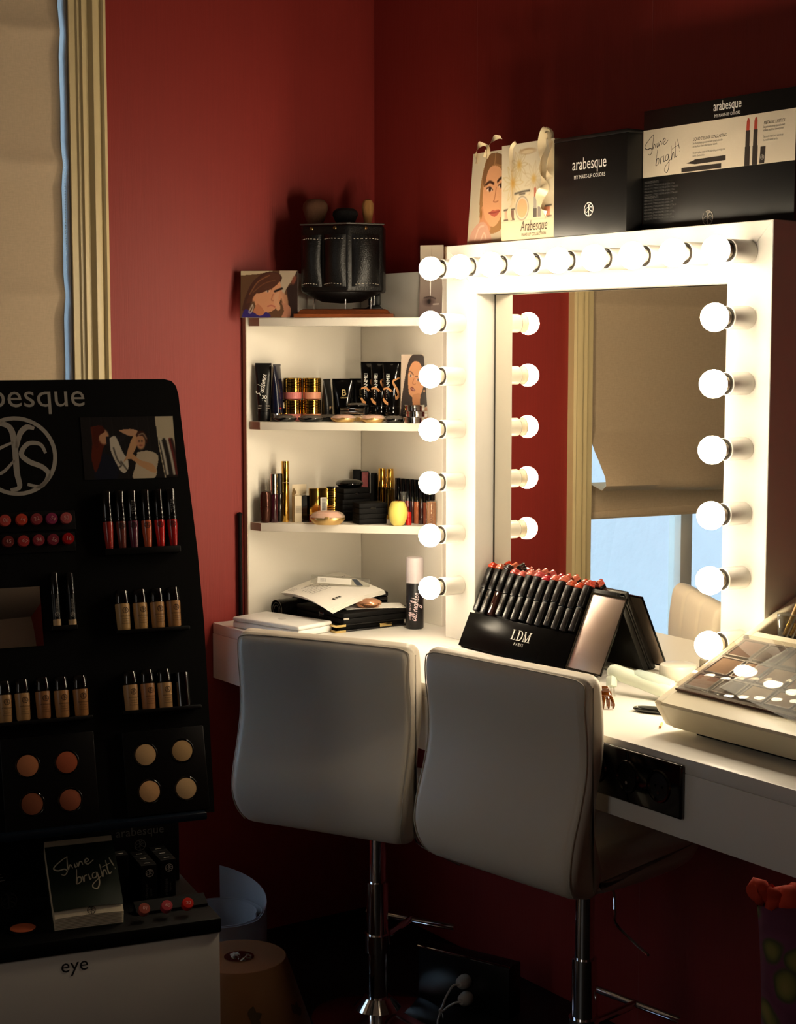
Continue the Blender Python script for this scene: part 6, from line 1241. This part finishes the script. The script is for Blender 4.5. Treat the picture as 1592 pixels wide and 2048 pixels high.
# gift bags with satin ribbons
M_SATIN = mat('cream_satin', (226, 206, 168), 0.3)
def bag(name, label, M, w, d, h, pic, taper=0.0):
    t = thing(name, label, 'gift bag', M, 'paper gift bags on the mirror')
    m = mat('cream_bag_paper', (222, 208, 178), 0.6)
    P1('bag_sides', m, t, lambda b: (add(b, [(-w / 2, 0, 0), (w / 2, 0, 0), (w / 2, d, 0), (-w / 2, d, 0), (-w / 2 + taper, 0, h), (w / 2, 0, h), (w / 2, d * .5, h), (-w / 2 + taper, d * .5, h)], [(0, 3, 2, 1), (1, 2, 6, 5), (2, 3, 7, 6), (3, 0, 4, 7), (0, 1, 5, 4)])))
    link('printed_front', pic.mesh('printed_front', lambda u, v: ((u - .5) * w + taper * v * (1 - u), -0.0008, v * h)), t)
    return t
def ribbon3(b, pts, w, side=Vector((0, 1, 0))):
    q = smooth_path(pts, 8); vs = []; fs = []
    for i, p in enumerate(q):
        d = (q[min(i + 1, len(q) - 1)] - q[max(i - 1, 0)]).normalized(); s = d.cross(side); s = s.normalized() if s.length > 1e-6 else Vector((1, 0, 0))
        tw = math.sin(i * 0.22) * 0.9; s = (s * math.cos(tw) + side * math.sin(tw)) * w / 2; vs += [p + s, p - s]
    for i in range(len(q) - 1): fs.append((2 * i, 2 * i + 1, 2 * i + 3, 2 * i + 2))
    add(b, vs, fs)
pb1 = Pic(0.204, 0.236, 130, (224, 210, 178)); pb1.grad((216, 200, 166), (228, 216, 190))
random.seed(9)
for cx_, cy_, rr_, cc_ in ((.22, .60, .20, (214, 190, 132)), (.34, .78, .16, (206, 184, 136)), (.62, .62, .18, (210, 190, 150))):
    for k in range(9):
        a = k * 0.7; pb1.line([(cx_, cy_), (cx_ + rr_ * .6 * math.cos(a - .2), cy_ + rr_ * .6 * math.sin(a - .2)), (cx_ + rr_ * math.cos(a), cy_ + rr_ * math.sin(a))], .006, cc_); pb1.line([(cx_, cy_), (cx_ + rr_ * .6 * math.cos(a + .2), cy_ + rr_ * .6 * math.sin(a + .2)), (cx_ + rr_ * math.cos(a), cy_ + rr_ * math.sin(a))], .006, cc_)
    pb1.ell(cx_, cy_, .03, .03, (218, 172, 84), soft=4)
pb1.ell(.50, .91, .15, .030, (176, 140, 96)); pb1.ell(.50, .905, .14, .022, (226, 206, 168)); pb1.ell(.40, .33, .125, .125, (120, 104, 88)); pb1.ell(.40, .33, .116, .116, (226, 214, 196)); pb1.ell(.40, .33, .102, .102, (214, 172, 126)); pb1.line([(.26, .485), (.40, .50), (.54, .505)], .022, (90, 82, 74)); pb1.line([(.35, .475), (.45, .478)], .016, (70, 62, 56))
pb1.poly([(.625, .43), (.665, .43), (.665, .52), (.645, .535), (.63, .52)], (196, 108, 86), smooth=False); pb1.poly([(.615, .32), (.675, .32), (.672, .44), (.618, .44)], (170, 160, 148), smooth=False); pb1.poly([(.61, .225), (.68, .225), (.68, .32), (.61, .32)], (96, 88, 82), smooth=False); pb1.poly([(.70, .225), (.76, .225), (.76, .33), (.70, .33)], (140, 130, 120), smooth=False)
pb1.poly([(.06, .22), (.13, .22), (.13, .32), (.06, .32)], (206, 170, 140), smooth=False); pb1.poly([(.17, .22), (.24, .22), (.24, .32), (.17, .32)], (130, 96, 84), smooth=False); pb1.line([(.05, .325), (.14, .33)], .014, (40, 32, 28)); pb1.line([(.16, .325), (.25, .33)], .014, (40, 32, 28)); pb1.line([(.05, .22), (.14, .222)], .012, (40, 32, 28)); pb1.line([(.16, .22), (.25, .222)], .012, (40, 32, 28))
pb1.poly([(.82, .225), (.93, .225), (.93, .325), (.82, .325)], (222, 150, 116), smooth=False); pb1.line([(.84, .33), (.95, .333)], .014, (40, 32, 28)); pb1.line([(.88, .222), (.95, .224)], .012, (40, 32, 28)); pb1.line([(0, .2), (1, .205)], .004, (196, 182, 150))
t1 = bag('cream_gift_bag', 'cream floral paper gift bag printed with make-up beside the black carton', T(-0.1405, -0.888, ZT) @ RZ(-90), 0.204, 0.06, 0.236, pb1)
text('Arabesque', 0.036, mat('dark_brown_print', (70, 54, 42), 0.6), t1, T(0.026, -0.0016, 0.022) @ FRONT, shear=0.2, sx=0.66); text('MAKE-UP COLLECTION', 0.0105, MATS['dark_brown_print'], t1, T(0.026, -0.0016, 0.009) @ FRONT, sx=0.85)
P1('ribbon_bow', M_SATIN, t1, lambda b: (ribbon3(b, [(.075, -.004, .262), (.066, -.006, .24), (.058, -.007, .20), (.06, -.008, .15), (.075, -.010, .12), (.060, -.010, .10), (.064, -.008, .07), (.078, -.006, .055)], 0.024, Vector((0, 1, 0))), ribbon3(b, [(.07, -.004, .258), (.084, .0, .25), (.09, -.004, .215), (.084, -.010, .165), (.092, -.008, .14)], 0.016, Vector((0, 1, 0)))), ang=80)
P1('thin_ribbon', M_SATIN, t1, lambda b: (ribbon3(b, [(-.045, -.002, .240), (-.060, -.004, .225), (-.062, -.005, .18), (-.058, -.005, .10), (-.066, -.006, .07), (-.060, -.006, .05)], 0.010, Vector((0, 1, 0)))), ang=80)
pf = Pic(0.160, 0.232, 110, (206, 190, 160)); pf.grad((196, 178, 148), (222, 210, 184))
pf.poly([(.32, .18), (.28, .45), (.30, .70), (.44, .93), (.70, .97), (.96, .90), (1, .6), (.98, .2), (.6, .10)], (166, 122, 76)); pf.poly([(.42, .30), (.36, .48), (.38, .66), (.48, .80), (.66, .84), (.86, .80), (.97, .66), (.98, .46), (.90, .30), (.74, .19), (.56, .20)], (222, 162, 118)); pf.poly([(.44, .28), (.36, .42), (.30, .2), (.44, .12), (.62, .16)], (206, 142, 102)); pf.poly([(.32, .72), (.46, .94), (.70, .98), (.98, .92), (.90, .84), (.66, .86), (.48, .78), (.40, .62)], (134, 96, 62)); pf.line([(.70, .97), (.68, .86)], .012, (206, 160, 116))
pf.ell(.555, .59, .075, .022, (232, 214, 196)); pf.ell(.56, .59, .035, .026, (60, 36, 26)); pf.line([(.46, .60), (.56, .615), (.64, .58)], .016, (60, 34, 26)); pf.line([(.44, .645), (.55, .672), (.66, .648)], .040, (60, 38, 28)); pf.ell(.88, .615, .07, .022, (232, 214, 196)); pf.ell(.875, .615, .035, .026, (60, 36, 26)); pf.line([(.80, .62), (.88, .638), (.96, .62)], .016, (60, 34, 26)); pf.line([(.78, .665), (.86, .695), (.97, .70)], .040, (60, 38, 28)); pf.line([(.74, .60), (.70, .48), (.67, .455), (.74, .445), (.80, .455)], .016, (170, 104, 70)); pf.poly([(.54, .335), (.66, .362), (.72, .355), (.80, .362), (.86, .345), (.74, .29), (.64, .30)], (186, 94, 76)); pf.line([(.55, .335), (.70, .332), (.85, .345)], .010, (120, 52, 42))
pf.ell(.34, .33, .025, .05, (150, 104, 50)); pf.poly([(.02, 0), (.08, .12), (.24, .22), (.42, .24), (.56, .16), (.62, 0)], (206, 158, 134)); pf.line([(.2, .05), (.3, .18), (.42, .2)], .03, (224, 186, 164)); pf.line([(.36, .04), (.44, .12), (.5, .06)], .025, (226, 196, 176))
t2 = bag('portrait_gift_bag', 'paper gift bag printed with a blonde woman\'s portrait on the mirror top', T(-0.118, -0.692, ZT) @ RZ(-90), 0.160, 0.055, 0.232, pf, 0.026)
P1('ribbon_handle', M_SATIN, t2, lambda b: (ribbon3(b, [(-.034, -.006, .205), (-.030, -.010, .232), (-.012, -.012, .252), (.008, -.010, .248), (.018, -.010, .236), (.012, -.012, .216)], 0.014, Vector((0, 1, 0))), ribbon3(b, [(.014, -.012, .214), (.022, -.010, .245), (.045, -.006, .264), (.066, -.004, .262)], 0.013, Vector((0, 1, 0)))), ang=80)
